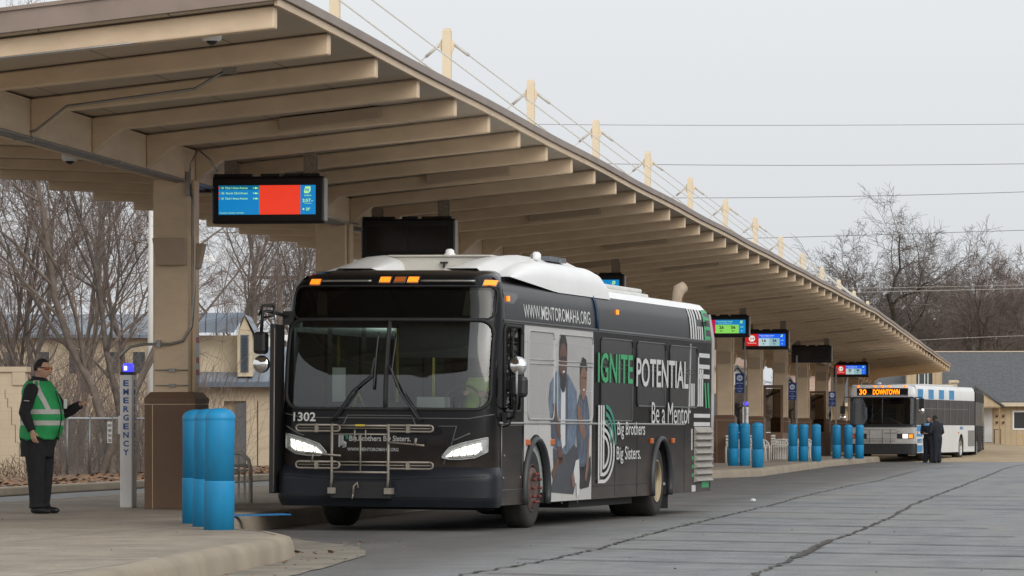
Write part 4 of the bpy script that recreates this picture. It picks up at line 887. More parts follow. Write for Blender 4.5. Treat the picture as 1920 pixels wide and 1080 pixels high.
# graphic pattern and louvres at the tail
m = MB(); m.mi = 0
def patt(mi, y0, y1, z0, z1):
    m.mi = mi
    if z0 > 2.46: m.add([(cove_x2(z0 + (z1 - z0) * k / 8) + .008, y, z0 + (z1 - z0) * k / 8) for k in range(9) for y in (y0, y1)], [(2 * k, 2 * k + 1, 2 * k + 3, 2 * k + 2) for k in range(8)])
    else: xbox(m, y0, y1, z0, z1, W_ + .002, .003)
def cove_x2(z): return FR.lerp([(2.46, 1.295), (2.6, 1.288), (2.72, 1.275), (2.82, 1.255), (2.9, 1.22)], z)
for k in range(3): patt(0, 11.42 + .17 * k, 11.52 + .17 * k, 2.47, 2.90)
for k in range(2): patt(0, 11.98 + .2 * k, 12.1 + .2 * k, 2.76, 2.90); 
for k in range(3): patt(0, 11.93 + .15 * k, 12.02 + .15 * k, 2.47, 2.66)
patt(1, 12.42, 12.52, 2.47, 2.90)
for z in (2.48, 2.62, 2.76, 2.86): patt(1, 12.52, 12.84, z, z + .05)
for z in (2.22, 2.06, 1.92): patt(0, 12.05, 12.80, z, z + .06)
for k in range(3): patt(0, 11.95 + .15 * k, 12.04 + .15 * k, 1.52, 2.05 if k else 2.22)
for k in range(3): patt(0, 11.47 + .10 * k, 11.53 + .10 * k, 1.52, 1.84)
m.mi = 1
for k in range(2): m.add([(W_ + .006, 12.42 + .2 * k, 1.86), (W_ + .006, 12.52 + .2 * k, 1.86), (W_ + .006, 12.62 + .2 * k, 1.50), (W_ + .006, 12.52 + .2 * k, 1.50)], [(0, 1, 2, 3)])
for z in (1.36, 1.24): patt(0, 11.72, 12.86, z, z + .055)
for z in (.76, .64, .52): patt(1, 11.60, 11.68, z, z + .05)
patt(0, 11.55, 11.60, .9, 1.2); patt(1, 12.3, 12.8, .36, .44); patt(0, 11.6, 11.85, .31, .40)
m.build('wrap_pattern', [WTX, GTX], bus)
m = MB(); m.box(W_ - .001, W_ + .004, 11.70, 12.90, .42, 1.22); lv = m.build('grille', M('grille_dark', (.06, .055, .05), .8), bus)  # dark panel behind the louvres
m = MB()
for k in range(8):
    z = .44 + .0985 * k; m.add([(W_ + .005, 11.72, z + .10), (W_ + .005, 12.88, z + .10), (W_ + .065, 12.88, z + .02), (W_ + .065, 11.72, z + .02), (W_ + .005, 11.72, z + .0), (W_ + .005, 12.88, z + .0)], [(0, 1, 2, 3), (3, 2, 5, 4), (0, 3, 4), (1, 5, 2)])
m.build('louvres', M('louvre_grey', (.30, .275, .245), .6, .1, 4), lv)
m = MB(); m.tube([(W_ - .02, 12.98, .45), (W_ - .0, 13.0, 1.4), (W_ - .0, 13.0, 2.5), (W_ - .06, 12.98, 2.85)], .035, 8); m.build('rear_corner_trim', M('trim_silver', (.36, .355, .34), .4, .1, 5), bus)
m = MB(); m.box(W_ - .03, W_ + .012, 12.45, 12.58, 2.68, 2.74); m.box(-.9, W_ - .05, 12.95, 13.18, .40, .78); m.build('rear_bumper', M('bumper_rear', (.03, .03, .032), .5), bus)
# front door standing open on the platform side, mirrors
m = MB(); m.box(-1.40, -1.335, .10, .50, .42, 2.40); dr = m.build('door', M('door_black', (.02, .02, .022), .35), bus, bevel=.015)
m = MB(); m.box(-1.365, -1.33, -.0, .0, 0, 0)
m = MB(); m.tube([(-1.34, .094, .5), (-1.34, .094, 2.35)], .008, 4); m.build('door_seal', M('seal_tan', (.25, .2, .16), .6), dr)
m = MB(); m.box(-1.34, -1.2, .42, .5, 2.40, 2.56); m.tube([(-1.28, .40, 2.5), (-1.45, .25, 2.55), (-1.52, .2, 2.55), (-1.53, .18, 2.30)], .022, 7); m.tube([(-1.40, .25, 2.62), (-1.40, .25, 2.50), (-1.50, .2, 2.48)], .016, 6); m.tube([(-1.40, .25, 2.62), (-1.52, .2, 2.62), (-1.56, .18, 2.5)], .016, 6); ma = m.build('mirror', BLACK, bus)
m = MB(); m.box(-1.61, -1.45, .10, .26, 2.05, 2.31); m.build('mirror_head', BLACK, ma, bevel=.04)
m = MB(); m.lathe([(.105, .0), (.10, -.02), (.06, -.035), (.005, -.04)], (-1.515, .16, 1.93), 'y', 20, cap=True); m.build('round_mirror', MIRR, ma)
m = MB(); m.tube([(W_, .62, 1.30), (1.45, .50, 1.33), (1.50, .45, 1.50), (1.50, .45, 1.85)], .018, 7); m.tube([(W_, .66, 1.42), (1.40, .55, 1.46), (1.48, .47, 1.50)], .012, 6); m.tube([(W_, .62, 1.22), (1.38, .56, 1.24), (1.48, .47, 1.46)], .010, 6); m.box(W_ - .0, W_ + .07, .56, .64, 1.26, 1.38); ma = m.build('mirror', BLACK, bus)
m = MB(); m.box(1.40, 1.61, .44, .58, 1.56, 1.81); m.build('mirror_head', BLACK, ma, bevel=.05)
m = MB(); m.lathe([(.115, .0), (.11, -.025), (.07, -.045), (.005, -.052)], (1.50, .45, 1.925), 'y', 24); m.build('round_mirror', MIRR, ma)
m = MB(); m.tube([(1.505, .40, 1.60), (1.505, .40, 1.86)], .014, 6); m.build('mirror_stem', M('stem_grey', (.35, .34, .33), .4), ma)
# interior
m = MB(); m.box(-1.24, 1.24, .7, 12.8, .42, .46); m.box(-1.24, 1.24, 1.2, 12.8, 2.50, 2.54); m.box(-1.25, 1.25, 9.0, 9.05, .46, 2.5); m.box(1.22, 1.245, 1.5, 9, .46, 2.5); m.box(-1.245, -1.22, 2.2, 9, .46, 1.28); m.build('interior_shell', INTG, bus)
m = MB(); m.box(-1.18, 1.18, .36, .75, 1.05, 1.39); m.box(.25, 1.15, .36, .95, 1.38, 1.43); m.box(-.3, .1, .42, .8, 1.38, 1.50); m.build('dashboard', INTD, bus, bevel=.03)
m = MB(); m.box(-1.15, 1.15, .60, 1.15, 2.38, 2.50); m.box(.05, 1.1, .52, .58, 2.02, 2.40); m.build('sun_visor', INTD, bus)
m = MB(); m.box(.28, .62, .50, .72, 1.435, 1.56); m.box(-.78, -.62, .6, .62, 1.5, 1.9); m.build('paper_stack', PAPER, bus)
for k in range(5):
    for x in (-1.0, -.55, .55, 1.0):
        m = MB(); y = 2.6 + k * 1.05; m.box(x - .21, x + .21, y, y + .42, .80, .90); m.box(x - .21, x + .21, y + .38, y + .46, .9, 1.48); m.build('passenger_seat', SEATB, bus, bevel=.03)
m = MB(); m.box(.63, 1.08, 1.56, 1.66, 1.1, 1.95); m.box(.63, 1.08, 1.12, 1.55, 1.04, 1.16); m.box(.75, .97, 1.25, 1.5, .46, 1.04); m.build('driver_seat', INTD, bus, bevel=.03)
m = MB(); a = [(.72 + .22 * cos(R(k * 20)), .92 + .08 * sin(R(k * 20)), 1.50 + .20 * sin(R(k * 20))) for k in range(19)]; m.tube(a, .016, 6); m.tube([(.72, .92, 1.5), (.72, .75, 1.3)], .03, 6); m.build('steering_wheel', BLACK, bus)
m = MB()
for x, y in ((-.35, 1.9), (.35, 1.75), (-.35, 3.6), (.35, 3.6), (-.35, 5.7), (.35, 5.7)): m.tube([(x, y, .46), (x, y, 2.5)], .017, 6)
m.tube([(.35, 1.75, 2.2), (.75, 1.7, 2.28), (1.2, 1.65, 2.2)], .017, 6); m.tube([(-.62, .8, 1.35), (-.50, .75, 1.60), (-.40, .8, 1.35)], .015, 6); m.build('grab_pole', YEL, bus)
m = MB(); m.box(.30, .40, 1.65, 1.70, 1.3, 2.4); m.box(.3, 1.2, 1.74, 1.78, .46, 2.45); m.build('driver_partition', INTD, bus)
m = MB()
for k in range(3): m.box(-1.05, -.95, 2.5 + 2 * k, 3.8 + 2 * k, 2.46, 2.49); m.box(.95, 1.05, 2.5 + 2 * k, 3.8 + 2 * k, 2.46, 2.49)
m.build('ceiling_light', emis('interior_lamp', (.75, .95, .85), 7.0), bus)
bus.rotation_euler = (0, R(.45), R(-6.01))

# --- the white bus far off, and the dark one parked behind it
def far_bus(name, label, loc, rz, dark=False):
    t = thing(name, label, 'bus', loc, rz)
    BODY = M('bus_white', (.72, .73, .73), .3, .04, 2) if not dark else M('bus_dark', (.018, .018, .019), .6, .4, 2, spec=.1)
    FRG = M('front_grey', (.40, .39, .37), .4, .08, 3) if not dark else BODY
    F = Front([(.3, .06), (1.3, .05), (1.42, .08), (2.42, .16), (2.5, .12), (2.80, .16), (2.88, .24)], [(.3, 1.27), (2.7, 1.27), (2.85, 1.22), (2.88, 1.18)], .22, 4.0); Wd = 1.27
    m = MB(); F.patch(m, -Wd, Wd, .68, 1.36, 0, 30, 4); fm = m.build('front_panel', FRG, t)
    m = MB(); F.patch(m, -Wd, Wd, 2.42, 2.88, 0, 30, 6); m.box(-1.18, 1.18, .26, 11.9, 2.86, 2.90); m.build('front_cap', BODY, t)
    m = MB(); F.patch(m, -1.29, 1.29, .30, .68, .04, 30, 4); m.build('bumper', BLACK, t)
    m = MB(); F.patch(m, -1.2, 1.2, 1.38, 2.42, -.005, 26, 5); m.build('windshield', WS, t)
    m = MB(); F.patch(m, -Wd, -1.2, 1.36, 2.42, 0, 4, 4); F.patch(m, 1.2, Wd, 1.36, 2.42, 0, 4, 4); F.line(m, rrect(-1.21, 1.21, 1.375, 2.42, .1), .03, .005, True, 5); F.line(m, [(0, 1.4), (0, 2.42)], .02, .003); F.patch(m, -Wd, Wd, 1.30, 1.39, .01, 26, 1); m.build('windshield_frame', BLACK, t)
    m = MB(); F.line(m, [(.75, 1.40), (.35, 1.62), (.0, 1.66)], .012, .03); F.line(m, [(-.6, 1.40), (-.35, 1.7), (-.05, 1.95)], .012, .03); m.build('wiper', BLACK, t)
    m = MB(); F.patch(m, -.98, .98, 2.48, 2.77, .008, 26, 3); sgn = m.build('sign_box', GLOSSB, t, bevel=0)
    if not dark:
        m = MB(); F.text(m, '30', -.88, 2.525, .27, .20, .014, .02); m.build('sign_text', emis('led_orange', (1.0, .26, .005), 2.2), sgn); m = MB(); F.text(m, 'DOWNTOWN', -.36, 2.525, 1.02, .20, .014, .02); m.build('sign_text', emis('led_orange', (1.0, .26, .005), 2.2), sgn)
    for x in (-.93, -.30, -.02, .25, .86):
        m = MB(); F.patch(m, x - .05, x + .05, 2.795, 2.85, .03, 3, 2); m.build('marker_lamp', AMB, t)
    for s_ in (-1, 1):
        m = MB(); F.patch(m, s_ * 1.2 if s_ < 0 else .58, .58 * s_ if s_ < 0 else 1.2, .87, 1.06, .012, 8, 2); h = m.build('headlight', BLACK, t)
        m = MB(); F.patch(m, min(s_ * .80, s_ * .99), max(s_ * .80, s_ * .99), .89, 1.04, .02, 4, 2); m.build('lens', HEAD if not dark else HGL, h)
        m = MB(); F.patch(m, min(s_ * 1.03, s_ * 1.17), max(s_ * 1.03, s_ * 1.17), .89, 1.03, .02, 4, 2); m.build('turn_signal', AMB if s_ > 0 and not dark else AMBD, h)
    m = MB(); yr = -.10
    for z in (1.20, .86, .78): m.tube([(-.85, yr, z), (.55, yr, z)], .012, 5)
    for x in (-.45, .05, .35): m.tube([(x, yr, 1.22), (x, yr, .55)], .012, 5)
    m.tube([(.55, yr, 1.20), (.68, yr, 1.14), (.55, yr, 1.08), (.1, yr, 1.08)], .012, 5); m.build('bicycle_rack', M('rack_dark', (.07, .065, .06), .5), t)
    ar = [(2.2, .58, .47), (9.2, .58, .47)]
    for s_ in (-1, 1):
        m = MB(); side_panel(m, s_ * Wd, .28, 12.0, .33, 1.38, ar, .03, s_); m.build('side_panel', BODY, t)
        m = MB(); extr(m, [(1.27, 2.36), (1.27, 2.7), (1.22, 2.85), (1.1, 2.90), (0, 2.92)], .26, 12.0, s_); m.build('roof_side', BODY, t)
        m = MB(); m.box(s_ * Wd - .015, s_ * Wd + .015, .28, 12.0, 1.38, 2.36) if False else m.box(min(s_ * (Wd - .03), s_ * Wd), max(s_ * (Wd - .03), s_ * Wd), .30, 11.95, 1.38, 2.36); sw = m.build('side_windows', M('dark_window', (.022, .019, .018), .3, .5, 1.5, spec=.12), t)
        m = MB()
        for k in range(8): y = 1.7 + 1.3 * k; m.box(min(s_ * Wd, s_ * (Wd + .012)), max(s_ * Wd, s_ * (Wd + .012)), y, y + .05, 1.40, 2.34)
        m.box(min(s_ * Wd, s_ * (Wd + .010)), max(s_ * Wd, s_ * (Wd + .010)), 1.8, 10.6, 2.0, 2.02); m.build('window_frame', M('frame_grey', (.16, .16, .155), .4), sw)
        for y in (2.2, 9.2): wheel(t, s_ * (Wd - .03), y, .48, .3, RIMW, s_, -.02 if y < 5 else .12, False)
    m = MB(); m.prism([(x, 11.95, z) for x, z in ((-1.25, .4), (1.25, .4), (1.25, 2.7), (1.1, 2.9), (-1.1, 2.9), (-1.25, 2.7))], (0, .06, 0)); m.build('rear_wall', BODY, t)
    m = MB(); m.box(-1.1, 1.1, .4, 11.8, .28, .42); m.box(-1.2, 1.2, .9, 11.8, 1.0, 1.05); m.box(-1.2, 1.2, 1.9, 2.0, 1.05, 2.3); m.box(-1.1, 1.1, .2, .6, 1.1, 1.34); m.build('chassis', INTD, t)
    if dark:
        m = MB(); X = Wd
        for k in range(9): m.prism([(X, 10.6, .45 + .11 * k), (X, 11.9, .45 + .11 * k), (X + .05, 11.9, .49 + .11 * k), (X + .05, 10.6, .49 + .11 * k)], (0, 0, .04))
        m.build('louvres', M('louvre_pale', (.35, .33, .30), .6), t)
        m = MB()
        for y, z0, z1 in ((8.2, 1.4, 2.3), (9.6, 1.5, 2.2), (10.9, 1.6, 2.35)): m.box(X, X + .01, y, y + .7, z0, z1)
        m.build('window_pane', M('pane_brown', (.22, .17, .09), .3, .5, 3), t); return t
    m = MB(); m.tube([(-1.2, .3, 2.45), (-1.45, .1, 2.42), (-1.5, .1, 2.1)], .02, 6); m.tube([(1.2, .3, 2.42), (1.5, .1, 2.42), (1.52, .1, 2.1)], .02, 6); m.box(1.42, 1.60, .05, .14, 2.02, 2.38); m.box(-1.60, -1.43, .05, .14, 1.80, 2.10); ma = m.build('mirror', BLACK, t)
    m = MB(); m.lathe([(.12, 0), (.11, -.03), (.01, -.05)], (1.50, .1, 1.92), 'y', 16); m.lathe([(.12, 0), (.11, -.03), (.01, -.05)], (-1.50, .1, 1.66), 'y', 16); m.build('round_mirror', MIRR, ma)
    if not dark:
        sb_ = M('stripe_blue', (.02, .24, .52), .4); X = Wd
        for k in range(4): m = MB(); y = .55 + 2.05 * k; m.box(X + .0, X + .006, y, y + 1.0, 2.38, 2.74); m.build('blue_stripe', sb_, t)
        for z0, z1 in ((1.14, 1.36), (.95, 1.05), (.36, .62)): m = MB(); m.box(X, X + .006, .34, 1.45, z0, z1); m.build('blue_stripe', sb_, t)
        for y, z, w, h in ((.42, .70, .95, .2), (8.9, 1.22, .7, .13)): m = MB(); m.text('metro', (X + .007, y, z), V((0, 1, 0)), UZ, w, h, .02); m.build('lettering', sb_, t)
        m = MB(); m.box(X, X + .012, 10.6, 11.9, .55, 1.18); m.build('grille', M('grille_grey', (.22, .22, .21), .7, .15, 30), t)
        m = MB(); m.box(.3, .9, 9.9, 10.3, 2.9, 3.02); m.tube([(.6, 10.2, 3.0), (.6, 10.2, 3.12), (.9, 10.5, 3.12)], .07, 8); m.build('exhaust_pipe', M('pipe_tan', (.5, .40, .28), .6), t)
        m = MB(); m.box(-.3, -.2, .7, .9, 2.92, 2.99); m.box(-.8, .9, 3.5, 9.5, 2.92, 2.96); m.build('roof_unit', BODY, t)
        for y in (.42, 8.55): m = MB(); m.box(X, X + .02, y, y + .12, 1.05, 1.12); m.build('side_marker', AMBD, t)
    return t
p = P(1653, 808, 160.5)
b2 = far_bus('city_bus', 'distant white and blue city bus with an orange sign reading 30 DOWNTOWN', (p.x, p.y, 0), R(-8.9))
p = P(1771, 808, 176)
b3 = far_bus('city_bus', 'dark bus parked behind the white bus, only its louvred tail showing', (p.x, p.y, 0), R(0), True)
# ------------------------------------------------------------------ people
def remesh(o, vox, smooth=2):
    r = o.modifiers.new('remesh', 'REMESH'); r.mode = 'VOXEL'; r.voxel_size = vox; r.use_smooth_shade = True
    if smooth: s = o.modifiers.new('smooth', 'SMOOTH'); s.iterations = smooth; s.factor = .5
    return o
def hand(m, wrist, d, palm_n, thumb_side, curl=.5, sc=1.0):
    """palm, five fingers; d = direction of the hand, palm_n = way the palm faces, thumb_side = way the thumb leaves"""
    w = V(wrist); d = V(d).normalized(); pn = V(palm_n); pn = (pn - d * pn.dot(d)).normalized(); t = V(thumb_side); t = (t - d * t.dot(d) - pn * t.dot(pn)).normalized()
    m.tube([w - d * .02, w + d * .02 * sc, w + d * .06 * sc, w + d * .095 * sc], [(.028, .020), (.036, .017), (.043, .016), (.040, .012)], 10, up=tuple(t))
    for i, (off, ln) in enumerate(((.030, .072), (.010, .082), (-.010, .076), (-.030, .060))):
        b = w + d * .088 * sc + t * off * sc; pts = [b - d * .02]; a = 0.0; c = b
        for k, f in enumerate((.45, .30, .25)):
            a += curl * (.5 + .35 * k + .08 * i); c = c + (d * cos(a) + pn * sin(a)) * ln * f * sc; pts.append(c)
        m.tube(pts, [.0105 * sc, .0098 * sc, .0088 * sc, .007 * sc], 7)
    b = w + d * .03 * sc + t * .03 * sc; q = (t * .75 + d * .6 + pn * .35 * curl).normalized(); m.tube([b - q * .01, b + q * .035 * sc, b + (q * .5 + d * .6).normalized() * .03 * sc + q * .035 * sc], [.014 * sc, .012 * sc, .009 * sc], 7)
def head(m, c, yaw=0.0, pitch=0.0, s=1.0):
    n, k = 20, 28; vs = []; rot = Matrix.Rotation(yaw, 3, 'Z') @ Matrix.Rotation(pitch, 3, 'Y'); c = V(c)
    for j in range(n + 1):
        th = pi * j / n
        for i in range(k):
            ph = 2 * pi * i / k; x, y, z = sin(th) * cos(ph), sin(th) * sin(ph), cos(th)
            X, Y, Z = .098 * x, .078 * y, .118 * z
            if z < 0: Y *= 1 + .22 * z; X *= 1 + (.10 * z if x > 0 else .28 * z)
            if x > 0:
                g = math.exp(-(y / .16) ** 2); X += .026 * g * math.exp(-((z + .12) / .17) ** 2) + .006 * math.exp(-((z - .18) / .10) ** 2) * math.exp(-(y / .5) ** 2)
                X -= .007 * math.exp(-((abs(y) - .33) / .14) ** 2) * math.exp(-((z - .04) / .10) ** 2); X += .010 * math.exp(-(y / .3) ** 2) * math.exp(-((z + .55) / .10) ** 2); X += .012 * math.exp(-(y / .28) ** 2) * math.exp(-((z + .86) / .14) ** 2)
            vs.append(c + rot @ (V((X, Y, Z)) * s))
    m.add(vs, [(j * k + i, (j + 1) * k + i, (j + 1) * k + (i + 1) % k, j * k + (i + 1) % k) for j in range(n) for i in range(k)], True)
    for sy in (-1, 1): e = c + rot @ (V((-.005, sy * .078, .0)) * s); m.ell(e, (.018 * s, .010 * s, .030 * s), 6)
def sect(tab, z):
    if z <= tab[0][0]: return tab[0][1:]
    for p, q in zip(tab[:-1], tab[1:]):
        if z <= q[0]: t = (z - p[0]) / (q[0] - p[0]); return tuple(a + (b - a) * t for a, b in zip(p[1:], q[1:]))
    return tab[-1][1:]
def tors(m, tab, off=0.0, z0=None, z1=None, n=24, a0=0, a1=360, step=.03, wav=0.0, both=True):
    z0 = tab[0][0] if z0 is None else z0; z1 = tab[-1][0] if z1 is None else z1; k = max(2, int((z1 - z0) / step)); vs = []; full = (a1 - a0) >= 360; nn = n if full else n + 1
    for j in range(k + 1):
        z = z0 + (z1 - z0) * j / k; cx, a, b = sect(tab, z)[:3]
        for i in range(nn):
            w = R(a0 + (a1 - a0) * i / n); zz = z + (wav * sin(w * 5 + 1) + wav * .5 * sin(w * 9)) * (1 - j / k); rip = 1 + .012 * sin(w * 7 + z * 13) + .012 * sin(z * 40 + w * 2)
            vs.append((cx + (a * rip + off) * cos(w), (b * rip + off) * sin(w), zz))
    fs = [(j * nn + i, j * nn + (i + 1) % nn, (j + 1) * nn + (i + 1) % nn, (j + 1) * nn + i) for j in range(k) for i in range(n)]
    if both: fs += [tuple(range(nn))[::-1], tuple(range(k * nn, (k + 1) * nn))] if full else []
    m.add(vs, fs, True)
def person(label, loc, rz, sc, tab, arms, legs, hc, hyaw, mats, vox=.008, hair=None, coat_z=None):
    t = thing('person', label, 'person', loc, rz); t.scale = (sc, sc, sc); skin, coat, trou, shoe, hairm = mats
    m = MB(); head(m, hc, *hyaw); h = V(hc); m.tube([h + V((-.02, 0, -.06)), h + V((-.03, 0, -.14)), h + V((-.05, 0, -.22))], [.058, .056, .07], 12)
    tors(m, tab, -.03, tab[0][0] + .05, tab[-1][0] - .02)
    for (s, e, w, hd, pn, th, cu) in arms: m.tube([V(s), V(e), V(w)], [.045, .038, .027], 10); hand(m, w, hd, pn, th, cu)
    for (hp, kn, an, toe) in legs: m.tube([hp, kn, an], [.08, .055, .04], 10); m.tube([V(an) + V((0, 0, .0)), V(an) + V((0, 0, -.03))], [.04, .035], 8)
    remesh(m.build('body', skin, t), vox)
    m = MB(); tors(m, tab, 0, coat_z or tab[0][0], tab[-1][0])
    for (s, e, w, *_) in arms:
        s = V(s); e = V(e); w = V(w); m.ell(s, (.085, .085, .085), 8)
        pts = [s, s.lerp(e, .35), s.lerp(e, .7), e, e.lerp(w, .4), e.lerp(w, .8), e.lerp(w, .97)]; m.tube(pts, [.088, .080, .074, .068, .062, .052, .050], 14)
    cx, a, b = sect(tab, tab[-1][0])[:3]; m.tube([(cx, 0, tab[-1][0] - .05), (cx + .01, 0, tab[-1][0] + .03)], [(.11, .10), (.085, .085)], 14, up=(0, 1, 0))
    remesh(m.build('jacket', coat, t), vox)
    m = MB()
    for (hp, kn, an, toe) in legs:
        hp, kn, an = V(hp), V(kn), V(an); m.tube([hp + V((0, 0, .04)), hp.lerp(kn, .4), hp.lerp(kn, .8), kn, kn.lerp(an, .3), kn.lerp(an, .7), an + V((-.005, 0, .02)), an + V((.0, 0, -.03))], [.135, .125, .108, .10, .097, .09, .088, .098], 14)
    c = (V(legs[0][0]) + V(legs[1][0])) / 2; m.ell(c + V((0, 0, .05)), (.15, .19, .14), 10); remesh(m.build('trousers', trou, t), vox)
    for (hp, kn, an, toe) in legs:
        m = MB(); an = V(an); toe = V(toe); d = (toe - an); d.z = 0; d.normalize(); g = V((an.x, an.y, 0))
        m.tube([g - d * .085 + V((0, 0, .045)), g - d * .06 + V((0, 0, .045)), g + d * .02 + V((0, 0, .05)), g + d * .11 + V((0, 0, .04)), g + d * .17 + V((0, 0, .035)), g + d * .20 + V((0, 0, .03))], [(.030, .028), (.042, .044), (.050, .050), (.038, .052), (.034, .044), (.018, .024)], 12, up=(0, 0, 1))
        m.tube([g + V((0, 0, .04)), g + V((0, 0, .11))], [.048, .045], 10); remesh(m.build('shoe', shoe, t), vox)
    if hairm:
        m = MB(); rot = Matrix.Rotation(hyaw[0], 3, 'Z') @ Matrix.Rotation(hyaw[1], 3, 'Y'); n, k = 10, 24; vs = []
        for j in range(n + 1):
            for i in range(k):
                ph = 2 * pi * i / k; lim = (.82 if cos(ph) > .35 else 1.75 if cos(ph) < -.2 else 1.35); th = lim * j / n; x, y, z = sin(th) * cos(ph), sin(th) * sin(ph), cos(th)
                vs.append(h + rot @ V((.106 * x - .004, .085 * y, .126 * z + .002)))
        m.add(vs, [(j * k + i, (j + 1) * k + i, (j + 1) * k + (i + 1) % k, j * k + (i + 1) % k) for j in range(n) for i in range(k)] + [tuple(range(n * k, (n + 1) * k))[::-1]], True); m.build(hair or 'hair', hairm, t)
    return t
COAT = M('jacket_black', (.013, .013, .015), .9, .3, 14, bump=.3, bscale=18); TROU = M('trousers_black', (.012, .012, .014), .9, .3, 10, bump=.3, bscale=14); SHOE = M('shoe_black', (.012, .012, .012), .5); HAIR = M('hair_black', (.012, .010, .009), .8, .2, 40)
NAVC = M('uniform_navy', (.010, .012, .020), .85, .25, 12, bump=.3, bscale=16); GRN = M('vest_green', (.018, .30, .085), .75, .12, 8, bump=.25, bscale=14); REFL = M('reflective_band', (.46, .44, .41), .5, .08, 10)
tab = [(.66, -.055, .185, .215), (.80, -.045, .20, .225), (.90, -.02, .215, .23), (1.0, .01, .232, .235), (1.12, .02, .235, .24), (1.3, .0, .205, .245), (1.42, -.02, .17, .24), (1.50, -.035, .135, .20), (1.56, -.035, .09, .13)]
p = G(85, 963, .2)
arms = [((.0, -.235, 1.43), (-.05, -.315, 1.17), (.05, -.31, .955), (.25, 0, -1), (.3, 1, .1), (1, .1, .2), .55),
        ((-.02, .23, 1.42), (.15, .31, 1.16), (.38, .26, 1.27), (1, -.1, .28), (.1, -.5, 1), (-.2, -.8, .5), .25)]
legs = [((-.02, -.11, .86), (.0, -.13, .48), (.02, -.13, .10), (.3, -.2, 0)), ((-.03, .11, .86), (-.02, .12, .48), (-.05, .13, .10), (.3, .2, 0))]
man = person('man in a green reflective vest and black clothes, one hand raised, at far left', (p.x - .05, p.y, .2), R(-14), 1.0, tab, arms, legs, (.015, 0, 1.675), (0.0, R(4)), (SKIN, COAT, TROU, SHOE, HAIR), .0075)
m = MB(); tors(m, tab, .018, .87, 1.54, 40, 0, 360, .02, .02, False); vest = m.build('vest', GRN, man)
so = vest.modifiers.new('solid', 'SOLIDIFY'); so.thickness = .006
m = MB()
for za, zb in ((1.155, 1.21), (1.025, 1.08)): tors(m, tab, .0215, za, zb, 40, 0, 360, .02, 0, False)
n = 16
for aw in (-42, 42):
    vs = []
    for j in range(n + 1):
        z = 1.21 + (1.545 - 1.21) * j / n; cx, a, b = sect(tab, z); w0 = R(aw * (1 + .55 * j / n)); hw = .028
        for s_ in (-1, 1): w = w0 + s_ * hw / max(a, .1); vs.append((cx + (a * (1 + .012 * sin(w * 7 + z * 13)) + .0225) * cos(w), (b + .0225) * sin(w), z))
    m.add(vs, [(2 * i, 2 * i + 1, 2 * i + 3, 2 * i + 2) for i in range(n)])
m.build('reflective_band', REFL, vest)
m = MB(); m.tube([(.24, -.03, .9), (.285, -.03, 1.1), (.265, -.03, 1.25), (.2, -.02, 1.42)], .006, 5); m.build('zip', COAT, vest)
m = MB(); m.box(.262, .275, .06, .12, 1.22, 1.33); m.build('badge', PAPER, man)
m = MB(); m.tube([V((-.03, -.362, 1.31)), V((.035, -.352, 1.305))], .006, 5); m.build('sleeve_print', REFL, man)
h = V((.015, 0, 1.675)); m = MB()
m.tube([h + V((-.02, -.082, .018)), h + V((.07, -.076, .02))], .006, 5); m.tube([h + V((-.02, .082, .018)), h + V((.07, .076, .02))], .006, 5); gl = m.build('sunglasses', BLACK, man)
m = MB()
for s_ in (-1, 1): m.ell(h + V((.098, s_ * .034, .010)), (.010, .030, .020), 7); m.ell(h + V((.080, s_ * .062, .010)), (.018, .014, .018), 6)
m.build('lens', M('lens_orange', (.35, .10, .02), .1), gl)
m = MB(); m.ell(h + V((.099, 0, -.062)), (.008, .024, .006), 6); m.build('mouth', M('lips', (.25, .10, .08), .6), man)
m = MB(); m.ell((0.32 + .21, .235, 1.35), (.016, .01, .012), 5); m.build('paper_slip', PAPER, man)
# the two officers
tabo = [(.84, 0, .14, .19), (.95, 0, .15, .20), (1.08, 0, .14, .19), (1.25, 0, .155, .225), (1.38, -.01, .15, .235), (1.46, -.02, .12, .20), (1.52, -.02, .075, .10)]
def legs_o(a, b): return [((0, -.09, .88), (a, -.10, .48), (0, -.11, .10), (.3, -.15, 0)), ((0, .09, .88), (b, .10, .48), (.0, .11, .10), (.3, .15, 0))]
p = G(1741, 867.5, 0)
of = person('officer with pale blue collar facing the camera beside the white bus', (p.x, p.y, 0), R(-112), .965, tabo,
       [((0, -.22, 1.40), (.02, -.27, 1.14), (.24, -.08, 1.10), (1, .5, 0), (0, .4, 1), (0, .8, .4), .5), ((0, .22, 1.40), (.03, .27, 1.14), (.24, .07, 1.10), (1, -.5, 0), (0, -.4, 1), (0, -.8, .4), .5)],
       legs_o(.02, .01), (.01, 0, 1.63), (R(10), 0), (M('skin_mid', (.30, .17, .12), .6), NAVC, NAVC, SHOE, NAVC), .014, 'cap')
m = MB(); tors(m, tabo, .012, 1.40, 1.50, 12, -50, 50, .03, 0, False); m.build('collar', M('collar_blue', (.12, .28, .50), .7), of)
m = MB(); m.box(.28, .38, -.10, .06, 1.10, 1.105); m.build('paper', PAPER, of)
p = G(1757, 868, 0)
person('officer in dark uniform seen from behind beside the white bus', (p.x, p.y, 0), R(140), .985, [(z, cx + .09 * (z - .9), a * 1.05, b * 1.12) for z, cx, a, b in tabo],
       [((.05, -.25, 1.40), (.02, -.33, 1.13), (.17, -.24, .98), (.8, .4, -.2), (0, 1, 0), (.5, .3, .5), .6), ((.05, .25, 1.40), (.02, .34, 1.13), (.18, .25, .98), (.8, -.4, -.2), (0, -1, 0), (.5, -.3, .5), .6)],
       legs_o(.02, -.01), (.10, 0, 1.63), (R(25), R(12)), (M('skin_deep', (.10, .055, .04), .6), NAVC, NAVC, SHOE, HAIR), .014)
